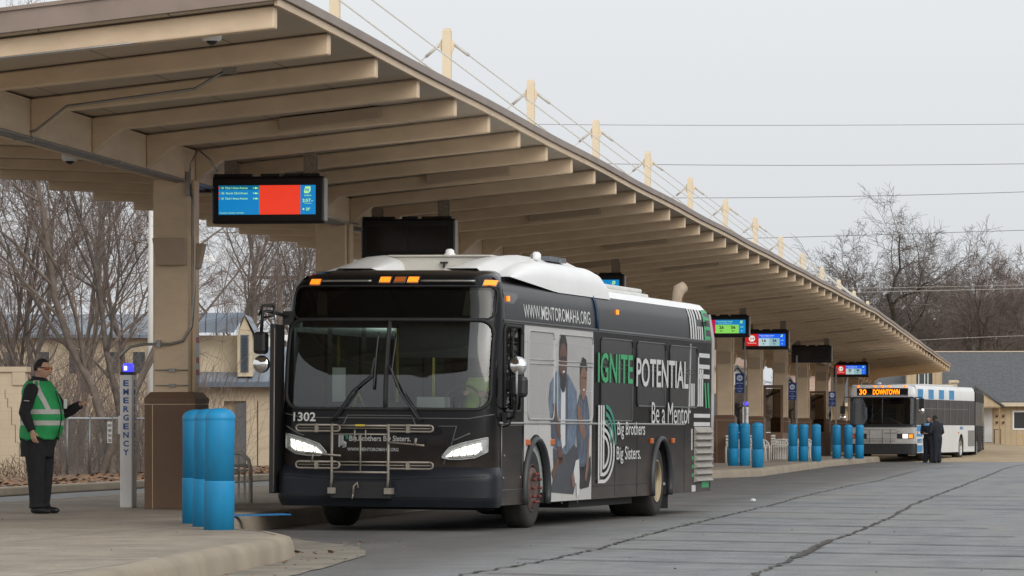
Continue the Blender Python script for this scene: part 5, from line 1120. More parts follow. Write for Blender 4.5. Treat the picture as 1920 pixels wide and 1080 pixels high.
# the driver, seated behind the wheel of the black bus
tabd = [(.02, 0, .16, .2), (.2, 0, .16, .19), (.4, 0, .15, .22), (.52, -.01, .14, .22), (.60, -.02, .10, .16), (.65, -.02, .07, .09)]
dl = bus.matrix_basis @ V((.86, 1.34, 1.20))
dr_ = person('bus driver in a lime reflective vest at the wheel of the black bus', dl, R(-96), 1.0, tabd,
       [((0, -.21, .52), (.16, -.28, .32), (.36, -.12, .42), (1, .3, 0), (.2, .6, -.4), (.2, .5, .8), .9), ((0, .21, .52), (.18, .28, .30), (.36, .14, .40), (1, -.3, 0), (.2, -.6, -.4), (.2, -.5, .8), .9)],
       [((0, -.1, .06), (.42, -.12, .02), (.46, -.12, -.36), (.7, -.12, -.4)), ((0, .1, .06), (.42, .12, .02), (.46, .12, -.36), (.7, .12, -.4))], (.03, 0, .82), (0, 0), (SKIN, COAT, TROU, SHOE, HAIR), .014)
m = MB(); tors(m, tabd, .02, .05, .60, 24, 0, 360, .03, 0, False); m.build('vest', LIME, dr_)
for c in dr_.children:
    if c.name.startswith('shoe'): c.location.z = -.46; c.location.x = .0
# ------------------------------------------------------------------ bare trees
def bare_tree(seed, H=11.0, r0=.17, forks=2, lean=0.0, droop=0.0, levels=5, nb=(5, 6, 6, 5, 5), rmin=.006, contort=.25, start=.25, spread=1.0):
    rg = random.Random(seed); T = MB(); K = MB()
    def tri(m, a, b, ra, rb, n):
        d = (b - a); ref = V((0, 0, 1)) if abs(d.z) < .8 * d.length else V((1, 0, 0)); u = d.cross(ref).normalized(); w = d.cross(u).normalized(); o = len(m.v)
        for c, r in ((a, ra), (b, rb)):
            for k in range(n): q = 2 * pi * k / n; m.v.append(tuple(c + u * (r * cos(q)) + w * (r * sin(q))))
        for k in range(n): m.f.append([o + k, o + (k + 1) % n, o + n + (k + 1) % n, o + n + k]); m.m.append(0); m.sm.append(True)
    def grow(p, d, ln, r, lv):
        segs = (7, 6, 5, 4, 3, 2)[min(lv, 5)]; m = T if lv < 2 else K; nn = (8, 6, 4, 3, 3, 3)[min(lv, 5)]; pts = [p]; rr = [r]; c = p; dd = d.normalized()
        for i in range(segs):
            j = contort * (1.0, 1.25, 1.0, .7, .55, .5)[min(lv, 5)]; dd = (dd + V((rg.gauss(0, j), rg.gauss(0, j), rg.gauss(0, j) + (.10 if lv < 3 else -droop))) * .55).normalized(); c = c + dd * (ln / segs); pts.append(c); rr.append(max(rmin, r * (1 - .62 * (i + 1) / segs)))
        for a, b, ra, rb in zip(pts[:-1], pts[1:], rr[:-1], rr[1:]): tri(m, a, b, ra, rb, nn)
        if lv >= levels: return
        k = nb[min(lv, len(nb) - 1)]
        for i in range(k):
            t = start + (1 - start) * (i + rg.random()) / k if lv == 0 else .2 + .8 * (i + rg.random()) / k; q = t * segs; s = min(int(q), segs - 1); c = pts[s].lerp(pts[s + 1], q - s); base = (pts[s + 1] - pts[s]).normalized()
            side = V((rg.gauss(0, 1), rg.gauss(0, 1), rg.gauss(0, .6))); side = (side - base * side.dot(base)).normalized(); ang = rg.uniform(.45, .95) * spread
            grow(c, base * cos(ang) + side * sin(ang), ln * rg.uniform(.42, .68) * (1 if lv else .8), max(rmin, rr[s] * rg.uniform(.45, .62)), lv + 1)
    for f in range(forks):
        a = rg.uniform(0, 6.28); l = (lean if f == 0 else 0) + rg.uniform(.05, .35) * (forks > 1); grow(V((rg.uniform(-.1, .1) * forks, rg.uniform(-.1, .1) * forks, -.1)), V((cos(a) * l, sin(a) * l, 1)), H * rg.uniform(.62, .72), r0 * (1 if f == 0 else .8), 0)
    return T, K
BARK = [M('bark_grey', (.13, .107, .092), .95, .3, 6, bump=.4, bscale=20), M('bark_pale', (.15, .12, .098), .95, .25, 5, bump=.4, bscale=20), M('bark_dark', (.06, .05, .042), .95, .3, 6, bump=.4, bscale=20)]
TWIG = [M('twig_grey', (.125, .10, .086), .9, .25, 2), M('twig_reddish', (.20, .15, .125), .9, .25, 2), M('twig_dark', (.145, .12, .105), .9, .25, 2)]
PRO = []
for sd_, kw in enumerate((dict(H=11, r0=.10, forks=1, contort=.17, nb=(9, 5, 4, 4, 3), rmin=.0036, spread=.75), dict(H=12, r0=.125, forks=2, contort=.22, spread=.8, nb=(7, 5, 4, 4, 3), rmin=.0036), dict(H=10, r0=.075, forks=2, contort=.16, spread=.7, nb=(7, 4, 4, 4, 3), rmin=.0036), dict(H=17, r0=.42, forks=1, contort=.34, start=.32, rmin=.009, spread=1.1, nb=(8, 6, 5, 6, 4)), dict(H=15, r0=.34, forks=2, contort=.32, rmin=.009, spread=1.0, nb=(5, 5, 5, 6, 4)), dict(H=13, r0=.22, forks=3, contort=.24, rmin=.010, nb=(5, 5, 5, 6, 4), spread=.9))):
    T, K = bare_tree(40 + sd_, **kw); bk = BARK[(0, 1, 0, 2, 2, 0)[sd_]]; tw = TWIG[(0, 1, 1, 2, 0, 1)[sd_]]
    a = T.build('trunk', bk); b = K.build('crown', tw); PRO.append((a.data, b.data, max(v[2] for v in K.v))); bpy.data.objects.remove(a); bpy.data.objects.remove(b)
def tree(kind, x, y, z, sc, rz, label, group, tilt=(0, 0)):
    if sc > 3: sc = sc / PRO[kind][2]
    t = thing('bare_tree', label, 'tree', (x, y, z), rz, group); t.scale = (sc, sc, sc); t.rotation_euler = (tilt[0], tilt[1], rz)
    for nme, me in zip(('trunk', 'crown'), PRO[kind][:2]): o = bpy.data.objects.new(nme, me); C.objects.link(o); o.parent = t
GL = 'bare winter trees behind the chain link fence'; GM = 'bare winter trees behind the small beige building'; GR = 'bare winter trees beyond the far end of the station'
for (u, d, kind, sc, rz, tl, lb) in (
    (8, 108, 2, 1.0, .3, (.1, .15), 'leaning thin bare tree at the left edge of the photo, above the beige block wall'), (57, 112, 0, .95, 2.1, (0, .02), 'straight bare tree rising above the head of the man in the vest'),
    (92, 104, 2, .9, 4.0, (.05, .30), 'bare tree leaning strongly to the right, just right of the man in the vest'), (150, 125, 2, 1.15, 1.0, (0, 0), 'slender many-stemmed bare tree behind the middle of the chain link fence'),
    (200, 103, 1, 1.0, 5.2, (0, -.08), 'thick grey double trunk tree leaning left, behind the white notice on the fence'), (228, 106, 0, .95, 3.3, (0, .07), 'thick bare tree forking to the right beside the pale lamp pole'),
    (20, 135, 0, 1.0, 4.5, (0, 0), 'bare tree standing farther back at the left edge'), (120, 140, 1, 1.0, 2.9, (0, 0), 'bare tree standing far back behind the blue roofed building'),
    (245, 150, 0, 1.25, 5.0, (0, 0), 'tall bare tree far back behind the nearest canopy column')):
    p = P(u, 808, d); tree(kind, p.x, p.y, .1, sc, rz, lb, GL, tl)
for (u, d, kind, sc, rz, lb) in ((425, 150, 0, 1.0, 1.6, 'bare tree behind the beige building, below the left end of the first screen'), (458, 165, 1, 1.15, 3.6, 'bare tree with a crooked trunk rising behind the roof dormer'),
    (530, 150, 0, 1.0, .2, 'bare tree seen between the first screen and the black bus mirror'), (575, 170, 2, 1.25, 2.2, 'pale bare tree just above the left end of the black bus roof'), (500, 190, 4, .9, 1.2, 'bare tree far behind the black bus mirror')):
    p = P(u, 808, d); tree(kind, p.x, p.y, .1, sc, rz, lb, GM)
for (u, d, kind, tv, rz, lb) in ((1530, 300, 4, 455, 0.4, 'small crooked bare tree just above the far masts'), (1650, 310, 4, 405, 2.0, 'bare tree left of the tallest tree'), (1692, 290, 3, 352, 5.97, 'tallest contorted bare tree above the far end of the canopy'), (1705, 320, 5, 500, 1.1, 'reddish bushy bare tree behind the foot of the tallest tree'),
    (1785, 295, 4, 425, 5.1, 'bare tree just right of the tallest tree'), (1590, 330, 4, 500, 3.4, 'low bare tree behind the far masts'), (1838, 330, 5, 455, .6, 'bushy brown bare tree above the roof of the grey roofed house'), (1885, 310, 5, 448, 2.7, 'dense reddish bare tree near the right edge'),
    (1930, 320, 5, 435, 4.9, 'dense bare tree cut by the right edge of the photo'), (1862, 300, 4, 470, 1.9, 'dark limbed bare tree in front of the dense reddish one'), (1800, 345, 5, 490, 3.9, 'far bare tree filling the gap behind the house roof'), (1735, 345, 5, 520, 5.9, 'farthest low bare tree behind the roof ridge'),
    (1905, 350, 5, 470, 0.9, 'farthest bare tree behind the dense ones at the right'), (1655, 350, 5, 540, .1, 'farthest bare tree left of the canopy tip')):
    sc = (808 - tv) * d / 8000 + .9
    p = P(u, 808, d); tree(kind, p.x, p.y, .3, sc, rz, lb, GR)
# thicket: undergrowth of thin stems
def thicket(name, x0, x1, y0, y1, z0, h, n, mt, seed, r=.009):
    rg = random.Random(seed); m = MB()
    for i in range(n):
        a = V((rg.uniform(x0, x1), rg.uniform(y0, y1), z0 + rg.random() ** 2 * h * .6)); d = V((rg.gauss(0, .6), rg.gauss(0, .6), 1)).normalized(); l = h * rg.uniform(.2, .55)
        b = a + d * l * .5; c = b + (d + V((rg.gauss(0, .5), rg.gauss(0, .5), rg.gauss(0, .3)))).normalized() * l * .5; m.tube([a, b, c], [r, r * .8, r * .5], 3, False)
    o = m.build(name, mt); o['kind'] = 'stuff'
thicket('undergrowth', -32, -23.4, 101, 116, .1, 3.8, 4200, TWIG[1], 1, .006)
pa = P(1560, 808, 330); pb = P(1960, 808, 360); thicket('undergrowth', pa.x, pb.x, 318, 345, .2, 9, 2000, TWIG[1], 3, .012)
# dry weeds against the block wall
thicket('dry_weeds', -25.5, -23.5, 93, 95, .1, .55, 300, M('weed_brown', (.12, .07, .045), .9), 5)

# ------------------------------------------------------------------ fence, wall, light poles
FEN = M('fence_grey', (.20, .20, .20), .5, .1, 5, metal=.5)
t = thing('chain_link_fence', 'chain link fence with a top rail behind the man in the vest', 'fence', (0, 0, 0))
fa, fb = P(38, 808, 99), P(366, 808, 108)
n = 8; L_ = (fb - fa).length; dr0 = (fb - fa).normalized()
for k in range(n + 1):
    c = fa + dr0 * (L_ * k / n); m = MB(); m.tube([(c.x, c.y, .1), (c.x, c.y, 1.5)], .035, 8); m.lathe([(.04, 1.5), (.04, 1.52), (.01, 1.55)], (c.x, c.y, 0), 'z', 8); m.build('post', FEN, t)
m = MB(); m.tube([(fa.x, fa.y, 1.46), (fb.x, fb.y, 1.46)], .028, 8); m.build('top_rail', M('rail_pale', (.34, .36, .38), .5), t)
m = MB(); hgt = 1.33
step = .085
for k in range(int((L_ + hgt) / step)):
    for sgn in (1, -1):
        s0 = k * step - (hgt if sgn > 0 else 0); a0 = max(0, s0); a1 = min(L_, s0 + hgt) if sgn > 0 else min(L_, s0)
        if sgn > 0: z0 = a0 - s0; q0, q1 = a0, a1; za, zb = z0, a1 - s0
        else: q0 = s0; q1 = max(0, s0 - hgt); za = 0; zb = q0 - q1; 
        if q0 > L_ and sgn < 0: za = q0 - L_; q0 = L_
        if zb - za < .02: continue
        pa_ = fa + dr0 * q0; pb_ = fa + dr0 * q1; m.tube([(pa_.x, pa_.y, .12 + za), (pb_.x, pb_.y, .12 + zb)], .0042, 3, False)
m.build('mesh', FEN, t)
m = MB(); nr = V((dr0.y, -dr0.x, 0)); c = P(197, 808, 101.5) + nr * .12; w = dr0 * .13
m.add([V((c.x, c.y, .87)) - w, V((c.x, c.y, .87)) + w, V((c.x, c.y, 1.38)) + w, V((c.x, c.y, 1.38)) - w], [(0, 1, 2, 3)]); sgn_ = m.build('notice', M('notice_white', (.50, .49, .47), .6), t)
m = MB()
for i, wd in enumerate(('NO', 'PARK', 'TOW', 'ZONE')): m.text(wd, V((c.x, c.y, 1.26 - i * .12)) - dr0 * .09 + nr * .01, dr0, UZ, .18, .07, .02)
m.build('print', M('print_grey', (.08, .08, .08), .6), sgn_)
# beige block wall on the far left
CREAM = M('cream_block', (.50, .41, .29), .8, .06, 2, bump=.1)
def b_block(nt, v):
    s = sep(nt, v); row = mth(nt, 'MULTIPLY', s[2], 5); h = mth(nt, 'LESS_THAN', mth(nt, 'FRACT', row), .05)
    sh = mth(nt, 'MULTIPLY', mth(nt, 'FLOOR', row), .5); c = mth(nt, 'LESS_THAN', mth(nt, 'FRACT', mth(nt, 'ADD', mth(nt, 'MULTIPLY', mth(nt, 'ADD', s[0], mth(nt, 'MULTIPLY', s[1], .0)), 2.5), sh)), .025)
    return (mix(nt, mth(nt, 'MULTIPLY', mth(nt, 'MAXIMUM', h, c), .22), ramp(nt, noise(nt, v, 1.2), [(.3, (.48, .39, .275)), (.7, (.56, .46, .33))]), (.20, .15, .10)),)
BLOCK = nodes_mat('beige_block', b_block, .85)
t = thing('block_wall', 'beige painted block wall with a stepped crack at the left edge of the photo', 'wall', P(0, 808, 97).to_2d().to_3d(), 0)
m = MB(); m.box(-6, .57, 0, .3, -.0, 2.5); m.build('wall', BLOCK, t)
m = MB(); m.box(-6.05, .63, -.05, .35, 2.503, 2.62); m.box(.30, .60, -.04, -.003, 2.2, 2.50); m.build('coping', CREAM, t)
m = MB(); m.tube([(.12, -.003, 2.1), (.12, -.003, 1.9), (.18, -.003, 1.9), (.18, -.003, 1.7), (.27, -.003, 1.7), (.27, -.003, 1.3), (.36, -.003, 1.3), (.36, -.003, .9), (.45, -.003, .9), (.45, -.003, 0)], .006, 4); m.build('crack', M('crack_dark', (.05, .035, .02), .9), t)
POLE = M('pole_white', (.62, .60, .55), .5, .04, 3)
for (u, d, vt, lu, lv, lb) in ((284, 104, 395, 0, 0, 'pale tapered lamp pole behind the emergency post, left of the nearest column'), (352, 128, 486, 392, 487, 'lamp pole hidden behind the nearest column, its white head showing to the right'), (505, 140, 634, 522, 640, 'low lamp pole partly hidden by the open door and mirror of the black bus'), (245, 165, 570, 205, 568, 'distant lamp pole with a white head behind the trees at left')):
    p = P(u, vt, d); t = thing('lamp_pole', lb, 'street lamp', (p.x, p.y, 0), 0, 'pale lamp poles of the back lane'); m = MB(); m.tube([(0, 0, 0), (0, 0, p.z * .45), (0, 0, p.z)], [.115, .10, .07], 10); m.lathe([(.16, 0), (.16, .12), (.12, .14)], (0, 0, 0), 'z', 12); m.build('pole', POLE, t)
    if lu:
        q = P(lu, lv, d); dx = q.x - p.x; m = MB(); m.tube([(0, 0, p.z - .05), (dx * .4, 0, p.z)], .04, 6); m.build('arm', POLE, t); m = MB(); s_ = 1 if dx > 0 else -1; m.prism([(dx * .35, -.15, p.z - .08), (dx * .35 + s_ * .62, -.15, p.z - .08), (dx * .35 + s_ * .5, -.15, p.z + .10), (dx * .35 + s_ * .1, -.15, p.z + .12)], (0, .3, 0)); m.build('lamp_head', ROOFW, t)
# ------------------------------------------------------------------ buildings
def b_roof(c0, c1, pitch):
    def f(nt, v):
        s = sep(nt, v); j = mth(nt, 'LESS_THAN', mth(nt, 'FRACT', mth(nt, 'MULTIPLY', s[0], 1 / pitch)), .12); return (mix(nt, j, ramp(nt, noise(nt, v, 1.5), [(.3, c0), (.7, c1)]), tuple(x * .45 for x in c0)),)
    return f
MROOF = nodes_mat('blue_metal_roof', b_roof((.14, .17, .21), (.20, .235, .28), .32), .4); TRIMB = M('trim_slate', (.10, .125, .16), .5)
# small beige building behind the nearest column
o = P(445, 808, 128); t = thing('small_building', 'small beige building with blue metal roof and louvred dormer, left of the black bus', 'building', (o.x, o.y, 0), R(8))
k = 128 / 8000.0
def bx(u): return (u - 445) * k
def bz(v): return HC + (808 - v) * k
m = MB(); m.box(bx(300), bx(420), 0, .3, 0, bz(722)); m.box(bx(443) + .0, bx(484), 0, .3, bz(752), bz(722)); m.box(bx(484), bx(620), 0, .3, 0, bz(722)); m.box(bx(420), bx(443), 0, .3, bz(752), bz(722)); m.box(bx(300), bx(620), .3, 6, 0, bz(724)); m.box(bx(462), bx(482), -.05, .0, 0, bz(752)); m.build('wall', BLOCK, t)
m = MB(); m.box(bx(444), bx(461), -.02, .02, 0, bz(755)); m.build('door', M('door_grey', (.10, .11, .12), .4), t)
m = MB(); rz_ = [(bx(290), -.5, bz(718)), (bx(640), -.5, bz(722)), (bx(600), 4, bz(650)), (bx(300), 4, bz(650))]
m.add([V(q) for q in rz_] + [V(q) + V((0, 0, .08)) for q in rz_], [(0, 1, 2, 3), (4, 5, 6, 7), (0, 1, 5, 4), (1, 2, 6, 5)]); m.build('roof', MROOF, t)
m = MB(); m.box(bx(290), bx(630), -.55, -.42, bz(726), bz(717)); m.build('gutter', TRIMB, t)
m = MB(); g0, g1, gp_ = bx(446), bx(474), bx(460)
m.prism([(g0, -.2, bz(706)), (g1, -.2, bz(706)), (g1, -.2, bz(627)), (gp_, -.2, bz(594)), (g0, -.2, bz(627))], (0, 3, 0)); m.box(bx(300), g0, .6, 3, bz(700), bz(628)); dm = m.build('dormer', M('cream_siding', (.56, .46, .32), .8, .04, 2), t)
m = MB(); m.box(bx(452), bx(467), -.24, -.2, bz(698), bz(628)); lv = m.build('louvre_frame', TRIMB, dm)
m = MB(); m.box(bx(454), bx(465), -.245, -.242, bz(696), bz(630)); 
for q in range(11): z = bz(696) + q * (bz(630) - bz(696)) / 11; m.box(bx(454), bx(465), -.27, -.246, z, z + .035)
m.build('louvre', M('louvre_dark', (.035, .05, .065), .5), lv)
m = MB(); rr = [(bx(300), .0, bz(624)), (g0 - .1, -.3, bz(624)), (gp_ + .0, -.3, bz(590)), (bx(300), .8, bz(590))]; m.add([V(q) for q in rr] + [V(q) + V((0, .05, .06)) for q in rr], [(0, 1, 2, 3), (4, 5, 6, 7), (0, 1, 5, 4), (1, 2, 6, 5)])
m.add([(gp_, -.3, bz(590)), (g1 + .12, -.3, bz(630)), (g1 + .12, 3, bz(630)), (gp_, 3, bz(590))], [(0, 1, 2, 3)]); m.build('roof', MROOF, dm)
# long blue roofed building behind the trees
o = P(160, 808, 150); k = 150 / 8000.; bx2 = lambda u: (u - 160) * k; bz2 = lambda v: HC + (808 - v) * k
t = thing('long_building', 'long cream building with a dull blue roof behind the trees at left', 'building', (o.x, o.y, 0), R(8))
m = MB(); m.box(bx2(-150), bx2(292), 0, 8, 0, bz2(632)); m.build('wall', CREAM, t); m = MB(); rr = [(bx2(-160), -.4, bz2(634)), (bx2(300), -.4, bz2(634)), (bx2(300), 5, bz2(588)), (bx2(-160), 5, bz2(588))]; m.add([V(q) for q in rr] + [V(q) + V((0, 0, .12)) for q in rr], [(0, 1, 2, 3), (4, 5, 6, 7), (0, 1, 5, 4), (1, 2, 6, 5)]); m.build('roof', MROOF, t)
WDK = M('window_dark', (.05, .06, .07), .2)
for u in (10, 70, 130, 200, 250): m = MB(); m.box(bx2(u), bx2(u + 22), -.03, .0, bz2(700), bz2(660)); m.build('window', WDK, t)
# grey roofed house at right
o = P(1840, 808, 222); k = 222 / 8000.; bx3 = lambda u: (u - 1840) * k; bz3 = lambda v: HC + (808 - v) * k
t = thing('house', 'beige sided house with a big dark grey shingle roof at the right edge', 'house', (o.x, o.y, 0), R(4))
def b_siding(nt, v):
    s = sep(nt, v); j = mth(nt, 'LESS_THAN', mth(nt, 'FRACT', mth(nt, 'MULTIPLY', s[0], 3.3)), .10); return (mix(nt, mth(nt, 'MULTIPLY', j, .45), ramp(nt, noise(nt, v, 1.5), [(.3, (.42, .325, .21)), (.7, (.49, .385, .25))]), (.16, .12, .07)),)
SID = nodes_mat('vertical_siding', b_siding, .8)
def b_shing(nt, v):
    n = noise(nt, v, 7, 4, (1, 1, 3)); s = sep(nt, v); j = mth(nt, 'LESS_THAN', mth(nt, 'FRACT', mth(nt, 'MULTIPLY', s[2], 9)), .14); return (mix(nt, mth(nt, 'MULTIPLY', j, .2), ramp(nt, n, [(.35, (.075, .078, .084)), (.65, (.125, .128, .134))]), (.05, .05, .055)), noise(nt, v, 12), .2)
SHI = nodes_mat('grey_shingle', b_shing, .9)
m = MB(); m.box(bx3(1560), bx3(2150), 0, .2, .1, bz3(760)); m.box(bx3(1560), bx3(2150), .2, 9, .1, bz3(762)); m.build('wall', SID, t)
m = MB(); rr = [(bx3(1560), -.5, bz3(758)), (bx3(2150), -.5, bz3(758)), (bx3(2150), 5, bz3(662)), (bx3(1560), 5, bz3(662))]; m.add([V(q) for q in rr] + [V(q) + V((0, 0, .14)) for q in rr], [(0, 1, 2, 3), (4, 5, 6, 7), (0, 1, 5, 4), (1, 2, 6, 5), (3, 0, 4, 7)])
m.add([rr[3], rr[2], (bx3(2150), 10, bz3(758)), (bx3(1560), 10, bz3(758))], [(0, 1, 2, 3)]); m.build('roof', SHI, t)
m = MB(); m.box(bx3(1560), bx3(2150), -.55, -.48, bz3(762), bz3(755)); m.box(bx3(1560), bx3(2150), 4.95, 5.1, bz3(662) + .14, bz3(662) + .2); m.build('fascia', M('fascia_cream', (.55, .47, .35), .6), t)
m = MB(); m.box(bx3(1700), bx3(1718), -.65, 3, bz3(745), bz3(690)); m.box(bx3(1748), bx3(1766), -.65, 3, bz3(745), bz3(690)); m.build('dormer_wall', SID, t)
m = MB(); m.box(bx3(1718), bx3(1748), -.5, 3, bz3(745), bz3(690)); w = m.build('dormer_window', M('glass_dark', (.06, .07, .075), .15), t); m = MB()
for u in (1722, 1733, 1739): m.box(bx3(u), bx3(u + 1.5), -.54, -.5, bz3(745), bz3(692))
m.build('mullion', WHITEP, w)
m = MB(); m.prism([(bx3(1830), -1.6, bz3(763)), (bx3(1875), -1.6, bz3(763)), (bx3(1832), -1.6, bz3(730))], (0, 1.5, 0)); m.box(bx3(1828), bx3(1874), -1.55, -.1, bz3(765), bz3(762)); m.build('porch_gable', SID, t)
m = MB(); rr = [(bx3(1826), -1.7, bz3(727)), (bx3(1880), -1.7, bz3(764)), (bx3(1880), -.1, bz3(764)), (bx3(1826), -.1, bz3(727))]; m.add([V(q) for q in rr] + [V(q) + V((.03, 0, .08)) for q in rr], [(0, 1, 2, 3), (4, 5, 6, 7), (0, 1, 5, 4), (1, 2, 6, 5)]); m.build('porch_roof', SHI, t)
m = MB(); m.box(bx3(1844), bx3(1860), -.04, 0, bz3(829), bz3(764)); m.build('door', M('door_white', (.58, .58, .58), .5), t)
m = MB(); m.box(bx3(1870), bx3(1873), -1.5, -1.42, .1, bz3(763)); m.build('porch_post', M('post_wood', (.33, .18, .09), .8), t)
m = MB(); m.box(bx3(1840), bx3(1878), -1.6, -.01, .1, bz3(832)); m.build('porch_step', KERB, t)
m = MB(); m.box(bx3(1898), bx3(1960), -.03, .0, bz3(806), bz3(770)); w = m.build('window_frame', WHITEP, t); m = MB(); m.box(bx3(1901), bx3(1957), -.035, -.031, bz3(803), bz3(773)); m.build('window_pane', M('pane_dark', (.04, .04, .042), .12), w)
m = MB(); 
for u in (1868, 1880): m.box(bx3(u), bx3(u + 3), -.12, -.01, bz3(782), bz3(778)); m.box(bx3(u), bx3(u + 3), -.12, -.01, bz3(794), bz3(790))
m.build('meter_box', BLACK, t)
m = MB(); c0 = bx3(1863)
for x in (c0, c0 + .32): m.tube([(x, -.9, bz3(832)), (x, -.9, bz3(832) + .75)], .02, 5); m.tube([(x, -.6, bz3(832)), (x, -.6, bz3(832) + .75)], .02, 5)
m.box(c0 - .03, c0 + .35, -.95, -.55, bz3(832) + .72, bz3(832) + .76); m.v = [tuple(V(v) ) for v in m.v]; st_ = m.build('stool', M('stool_dark', (.06, .05, .045), .6)); st_.location = t.location; st_.rotation_euler = t.rotation_euler; tag(st_, 'dark metal stool on the porch step of the grey roofed house', 'stool')
m = MB(); q = P(1919, 808, 210); m.box(q.x - .05, q.x + .06, q.y, q.y + .1, .2, 1.0); m.box(q.x - .4, q.x - .02, q.y + .02, q.y + .06, .85, .93); tag(m.build('wooden_post', M('post_pine', (.45, .32, .16), .8)), 'short yellow wooden rail and post at the right edge in front of the house', 'post')
# houses glimpsed between the far columns
def small_house(label, u0, u1, vb, ve, vr, d, wallm, roofm, gable, nme='house'):
    o = P((u0 + u1) / 2, 808, d); k = d / 8000.; w = (u1 - u0) * k / 2; zb, ze, zr = HC + (808 - vb) * k, HC + (808 - ve) * k, HC + (808 - vr) * k
    t = thing(nme, label, 'house', (o.x, o.y, 0), R(8)); m = MB()
    if gable: m.prism([(-w, 0, -.1), (w, 0, -.1), (w, 0, ze), (0, 0, zr), (-w, 0, ze)], (0, 7, 0))
    else: m.box(-w, w, 0, 7, -.1, ze)
    m.build('wall', wallm, t); m = MB()
    if gable:
        for s_ in (-1, 1): m.add([(0, -.25, zr + .05), (s_ * (w + .25), -.25, ze - .12), (s_ * (w + .25), 7.2, ze - .12), (0, 7.2, zr + .05), (0, -.25, zr + .17), (s_ * (w + .25), -.25, ze), (s_ * (w + .25), 7.2, ze), (0, 7.2, zr + .17)], [(0, 1, 2, 3), (4, 5, 6, 7), (0, 1, 5, 4), (1, 2, 6, 5)])
    else: m.add([(-w - .3, -.3, ze), (w + .3, -.3, ze), (w + .3, 3.5, zr), (-w - .3, 3.5, zr), (-w - .3, -.3, ze + .1), (w + .3, -.3, ze + .1), (w + .3, 3.5, zr + .1), (-w - .3, 3.5, zr + .1)], [(0, 1, 2, 3), (4, 5, 6, 7), (0, 1, 5, 4), (1, 2, 6, 5)])
    m.build('roof', roofm, t); m = MB(); m.box(-w * .35, w * .25, -.04, 0, ze * .35, ze * .7); m.build('window', M('house_window', (.10, .11, .12), .2), t); return t
def b_lap(c): 
    def f(nt, v):
        s = sep(nt, v); j = mth(nt, 'LESS_THAN', mth(nt, 'FRACT', mth(nt, 'MULTIPLY', s[2], 4.5)), .14); return (mix(nt, mth(nt, 'MULTIPLY', j, .4), c, tuple(x * .4 for x in c)),)
    return f
PINK = nodes_mat('pink_siding', b_lap((.50, .36, .29)), .8); WSID = nodes_mat('white_siding', b_lap((.60, .61, .60)), .8); GSID = nodes_mat('pale_green_siding', b_lap((.50, .53, .42)), .8)
small_house('pinkish sided house glimpsed between the far columns', 1478, 1600, 812, 700, 650, 250, PINK, SHI, False)
small_house('white sided garage with a gable in front of the pinkish house', 1508, 1542, 812, 785, 762, 225, WSID, SHI, True, 'garage')
small_house('small white sided shed gable left of the white bus', 1548, 1580, 812, 790, 768, 228, WSID, SHI, True, 'shed')
small_house('cream house with a brown roof glimpsed just right of the tail of the black bus', 1250, 1400, 812, 690, 625, 230, CREAM, M('roof_tan', (.30, .21, .16), .9), False)
small_house('pale sided house glimpsed between columns behind the second trio of bollards', 1365, 1400, 812, 715, 690, 215, WSID, SHI, True)
small_house('pale green sided house between columns, left of the third trio of bollards', 1470, 1492, 812, 735, 712, 210, GSID, SHI, True)
# brown windbreak shelters between the far columns
for i, n in enumerate((6.5, 8.5)):
    y = coly(n); t = thing('windbreak_shelter', ('brown framed windbreak shelter behind the second trio of bollards', 'farther brown framed windbreak shelter behind the third trio of bollards')[i], 'shelter', (XC - .3, y, .2), 0, 'brown windbreak shelters on the platform')
    m = MB(); m.box(-.9, .9, -1.6, 1.6, 0, .9); m.build('base_panel', DBROWN, t)
    m = MB()
    for x in (-.88, -.3, .3, .88): m.box(x - .04, x + .04, -1.6, -1.5, .9, 2.4)
    m.box(-.92, .92, -1.62, -1.48, 2.4, 2.5); m.tube([(-.8, -1.5, 1.6), (.8, -1.5, 2.3)], .03, 5); m.build('frame', DBROWN, t)
    m = MB(); m.box(-.86, .86, -1.56, -1.54, .92, 2.38); m.build('glass_panel', glass('shelter_glass', (.35, .30, .26), 1.4), t)
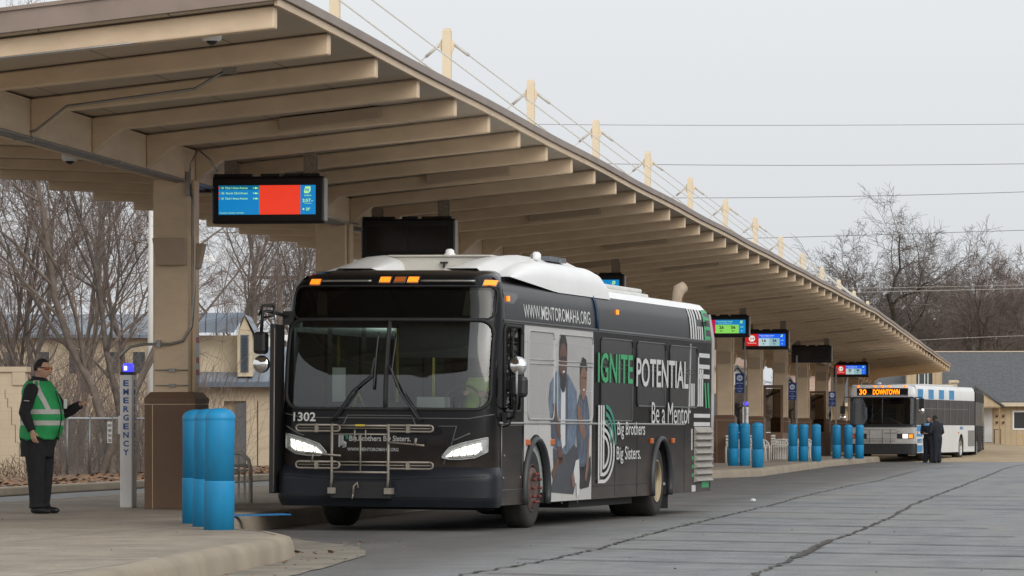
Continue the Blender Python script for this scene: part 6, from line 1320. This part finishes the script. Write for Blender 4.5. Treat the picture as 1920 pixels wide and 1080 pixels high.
# utility pole and overhead wires
p = P(524, 500, 175); t = thing('utility_pole', 'distant wooden utility pole among the trees above the black bus mirror', 'utility pole', (p.x, p.y, 0)); m = MB(); m.tube([(0, 0, 0), (0, 0, p.z)], [.16, .11], 8); m.build('pole', BARK[1], t); m = MB(); m.box(-1.0, 1.0, -.06, .06, p.z - .5, p.z - .38); m.build('crossarm', BARK[1], t)
WIRE = M('wire_grey', (.20, .20, .21), .6); WIREP = M('wire_pale', (.36, .34, .32), .6)
for (pts, d, r, mt, lb) in (([(930, 232), (1400, 235), (2000, 232)], 235, .022, WIRE, 'highest overhead wire, level with the second mast'), ([(1080, 306), (1500, 310), (2000, 306)], 235, .026, WIRE, 'second overhead wire from the top'), ([(1240, 371), (1600, 368), (2000, 357)], 235, .026, WIRE, 'third overhead wire from the top'),
                            ([(1400, 447), (1650, 440), (2000, 429)], 235, .026, WIRE, 'fourth overhead wire, crossing the top of the crooked trees'), ([(1560, 541), (1750, 538), (2000, 532)], 215, .020, WIREP, 'upper of the two pale wires in front of the trees'), ([(1560, 549), (1750, 545), (2000, 539)], 215, .028, WIREP, 'lower of the two pale wires in front of the trees'),
                            ([(1660, 642), (1800, 634), (2000, 627)], 215, .022, WIREP, 'lowest pale wire, just above the house roof')):
    q = [P(u, v, d) for u, v in pts]; a, b, c = q; out = []
    for i in range(25): s_ = i / 24; out.append(a * ((1 - s_) * (1 - 2 * s_)) + b * (4 * s_ * (1 - s_)) + c * (s_ * (2 * s_ - 1)))
    m = MB(); m.tube(out, r * .62, 4, False); tag(m.build('power_line', mt), lb, 'wire', 'overhead power lines')
# small litter on the road
m = MB(); p = G(1412, 938, .03); m.ell(p, (.05, .04, .03), 5); tag(m.build('crumpled_paper', PAPER), 'crumpled pale scrap of litter on the road, right of the tail of the black bus', 'litter')

# wood and trees added outside the frame for glass and paint to mirror
thicket('added_reflection_wood', 24, 32, -30, 260, 0, 9, 5200, TWIG[2], 8, .05)
for i, (x, y, kind) in enumerate(((20, 20, 1), (22, 48, 0), (21, 75, 1), (23, 104, 4), (22, 140, 4), (24, 180, 4))):
    tree(kind, x, y, 0, 1.0, i * 1.3, 'bare tree added outside the frame to the right, for reflections', 'bare trees added right of the street for reflections')
thicket('added_reflection_wood', -60, 24, -75, -60, 0, 5, 2600, TWIG[2], 9, .05)
for i, x in enumerate((-34, -22, -13, -4, 8)):
    tree((1, 4, 0, 4, 1)[i], x, -52 - i % 2 * 5, 0, .8, i * 2.1, 'bare tree added behind the viewer for reflections', 'bare trees added behind the viewer for reflections')
